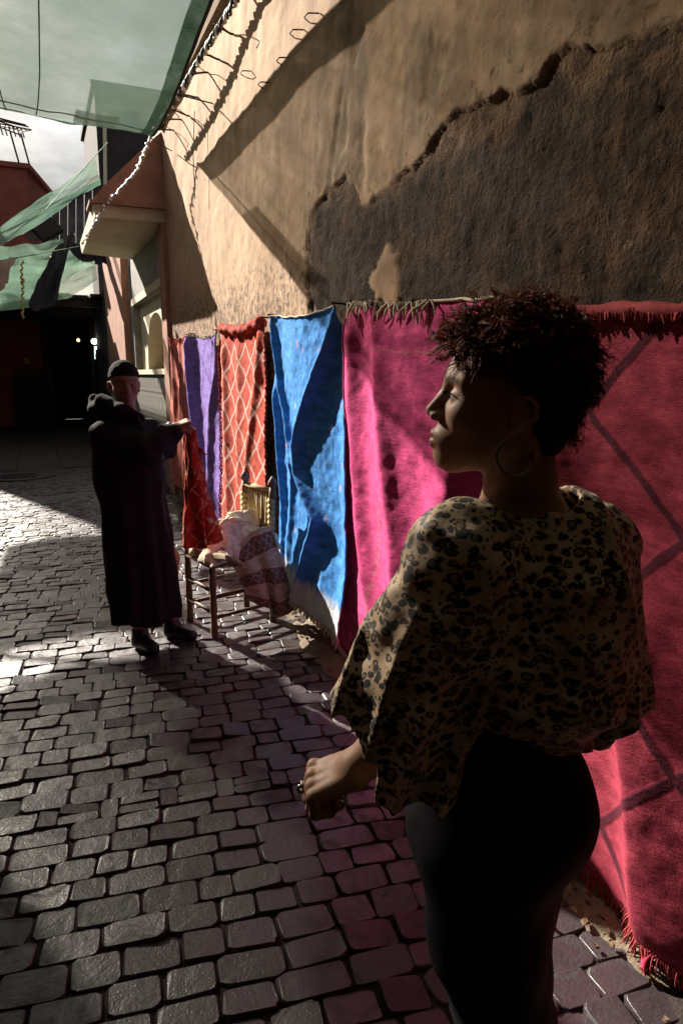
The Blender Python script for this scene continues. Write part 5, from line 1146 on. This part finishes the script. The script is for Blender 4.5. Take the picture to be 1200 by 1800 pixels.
# robe with a hood lying on the back
hem0 = L3(262, 1082, FM)[2]
def f_robe(p):
    x, y, z = p[..., 0], p[..., 1], p[..., 2]
    d = cap(p, shA+[0, 0, -.015], shB+[0, 0, -.02], .082, .075)
    d = smin(d, ell(p, L3(222, 815, FM), (.195, .165, .24)), .07)
    top, bot = L3(232, 860, FM), L3(264, 1090, FM)
    d = smin(d, cap(p, top, bot+[0, 0, -.25], .185, .215), .10)
    d = smin(d, cap(p, nbm+[0, 0, -.01], nbm+[0, 0, -.06], .085), .04)
    ang = np.arctan2(y-FM, x-M0[0]); d = d + .012*np.sin(ang*9+z*2)*smoothstep(1.2, .5, z) + .007*np.sin(ang*17+1)*smoothstep(.9, .3, z)+.008*vn3(p*9, 31)
    hood = ell(p, L3(188, 718, FM+.05), (.105, .11, .055)); hood = smin(hood, cap(p, L3(165, 702, FM+.06), L3(195, 735, FM+.03), .034, .06), .04)
    hood = smin(hood, chain(p, [L3(180, 705, FM-.03), L3(215, 725, FM-.12), L3(245, 735, FM-.10)], [.045, .042, .032], .03), .03)
    d = smin(d, hood+.006*vn3(p*20, 32), .03)
    d = np.maximum(d, hem0+.01*np.sin(x*30)-z)
    d = smax(d, -ell(p, nbm+[.01, -.02, .05], (.075, .08, .075)), .01)
    arm = chain(p, [shA+[.02, 0, -.03], elb, L3(298, 765, FM-.10)], [.085, .085, .070], .03)
    arm = smin(arm, cap(p, elb, L3(292, 792, FM-.11), .07, .055), .03)+.006*np.sin(x*60+z*30)
    return smin(d, arm, .03)
V, Fc = sdf_mesh(f_robe, [M0[0]-.42, FM-.42, .08], [M0[0]+.5, FM+.42, 1.55], .0095, extra=.025)
obj('robe', to_world(V), Fc, M_robe, man, True)
f_slv = lambda p: chain(p, [elb+[.03, 0, .0], L3(290, 766, FM-.10), wr-hd_*.008], [.062, .060, .044], .02)+.004*np.sin(((p-wr)@hd_)*110)
V, Fc = sdf_mesh(lambda p: np.maximum(f_slv(p), (p-wr)@hd_+.004), L3(262, 792, FM-.20)-[.1, .15, .12], wr+[.1, .15, .12], .007); obj('sleeve', to_world(V), Fc, M_robe2, man, True)
# trim down the front of the robe and its opening
mb = [L3(x, y, FM-.165+.0006*(y-730)) for x, y in ((243, 733), (255, 760), (268, 790))]
V, Fc = tube(to_world(np.array(mb)), .008, 6); obj('neck_trim', V, Fc, simple('brown_braid', (.05, .028, .022), .8, .2, 60, .3, 120), man, True)
def f_cap(p):
    q = (p-KO)@KR/1.04; d = ell(q, (-.006, 0, .052), (.107, .083, .098)); cut = .048+.18*(q[..., 0]+.02)-q[..., 2]
    return np.maximum(np.maximum(d+.0015*vn3(q*90, 34), cut), -(d+.012))*1.04
V, Fc = sdf_mesh(f_cap, KO-[.15, .15, .06], KO+[.15, .15, .19], .0050, rl=2); capo = obj('cap', to_world(V), Fc, M_capm, man, True)
for an, tw in ((fl, (.10, -.10)), (fr, (.13, -.06))):
    an = np.array([an[0], an[1], 0.0]); a2 = an+[tw[0], tw[1], .035]
    fs = lambda p: np.maximum(smin(cap(p, an+[0, 0, .10], an+[0, 0, .045], .05, .05), cap(p, an+[0, 0, .045], a2, .048, .040), .03), -p[..., 2]+.002)
    V, Fc = sdf_mesh(fs, an-[.12, .22, .02], an+[.26, .12, .18], .008); obj('shoe', to_world(V), Fc, M_shoe, man, True)
# the rug he holds: hangs from the fist to the chair seat
top = RF(*(handP+[0, 0, -.02])); tl_ = L3(322, 752, FM-.02); 
hr_o, Ph = drape('held_rug', [RF(*L3(323, 765, FM+.0)), RF(*L3(343, 752, FM-.02)), RF(*L3(385, 950, FM+.12)), RF(*L3(322, 962, FM+.05))],
      lambda u, v: z3(.018*np.sin(u*11+v*3)*(.25+v)+.01*fbm(u*3, v*4, 321), -.055*np.sin(np.pi*u)*(1-.6*v)-.02*np.sin(u*16)*v, -.02*np.sin(np.pi*u)*v), M_held,
      'orange red patterned rug hanging from the fist of the man', 'rug', 50, 70, (.42, .72))
mb = MB(); rg2 = np.random.default_rng(5)
for k in range(26):
    b = Ph[1, int(k*49/25)] if k < 13 else Ph[2+k//2, 49]; e = b+rg2.normal(0, .012, 3)+[.018, -.012, -.035]; mb.tube([b, (b+e)/2+rg2.normal(0, .006, 3), e], .003, 4)
fo = mb.build('fringe', M_red_y, hr_o, True); fo['kind'] = 'stuff'
# a red strap lying at the foot of the wall
c = at_wall(1140, 1672, 1.40); tt_ = np.linspace(-.2, math.pi+.3, 24); u1 = nrm(fh*.2+np.array([0, 0, 1.])); ctr = at_ground(1150, 1700, .03)
V = []
for t in tt_:
    b = ctr + rt*.030*math.cos(t) + u1*.042*math.sin(t); V += [b-fh*.011, b+fh*.011, b+fh*.011+nrm(b-ctr)*.004, b-fh*.011+nrm(b-ctr)*.004]
Fc = [(i*4+j, i*4+(j+1) % 4, (i+1)*4+(j+1) % 4, (i+1)*4+j) for i in range(23) for j in range(4)] + [(0, 1, 2, 3), (95, 94, 93, 92)]
tag(obj('strap', V, Fc, simple('pink_strap', (.50, .03, .08), .6, .15, 30, .2, 120), smooth=True), 'small looped pink red strap on the ground under the crimson rug', 'strap')
# rubble and grit along the wall foot
M_rub = simple('brick_rubble', (.15, .10, .065), .95, .4, 12, .5, 50, .1); rg3 = np.random.default_rng(9); SVr, SFr = [], []
for k in range(900):
    Y = rg3.uniform(.9, 9) if k > 350 else rg3.uniform(.9, 2.4); X = 1.58-abs(rg3.normal(0, .11)); s = rg3.uniform(.002, .007)*(1.0 if rg3.uniform() > .04 else 1.8)
    b = rg3.normal(0, 1, (8, 3))*.42+np.array([(a, b_, c_) for a in (-1, 1) for b_ in (-1, 1) for c_ in (-1, 1)]); zb_ = .012+smoothstep(1.3, 1.5, X)*.02
    SVr.append(np.array([X, Y, zb_+s*.4])+b*s*[1, 1.3, .7]); SFr += [tuple(i+8*k for i in f) for f in ((0, 1, 3, 2), (4, 6, 7, 5), (0, 4, 5, 1), (2, 3, 7, 6), (0, 2, 6, 4), (1, 5, 7, 3))]
tag(obj('rubble', np.vstack(SVr), SFr, M_rub), 'loose crumbs of fallen plaster along the foot of the wall', 'rubble', kind='stuff')
# a dry leaf on the paving
g = at_ground(586, 1226, .004); V = []
for t in np.linspace(0, 1, 7):
    c = g+rt*(.055*t-.02)+fh*(.03*t); w = .012*math.sin(math.pi*min(1, t*.97+.02)); n_up = np.array([0, 0, 1.]); V += [c+fh*w+n_up*(.010+.014*t), c+n_up*(.002+.012*t*t), c-fh*w+n_up*(.011+.012*t)]
Fc = [(3*i+j, 3*i+j+1, 3*i+j+4, 3*i+j+3) for i in range(6) for j in range(2)]
tag(obj('dry_leaf', V, Fc, simple('dry_leaf_skin', (.42, .30, .17), .8, .3, 40, .4, 160, .2), smooth=True), 'curled dry leaf lying on the cobbles beside the blouse sleeve', 'leaf')
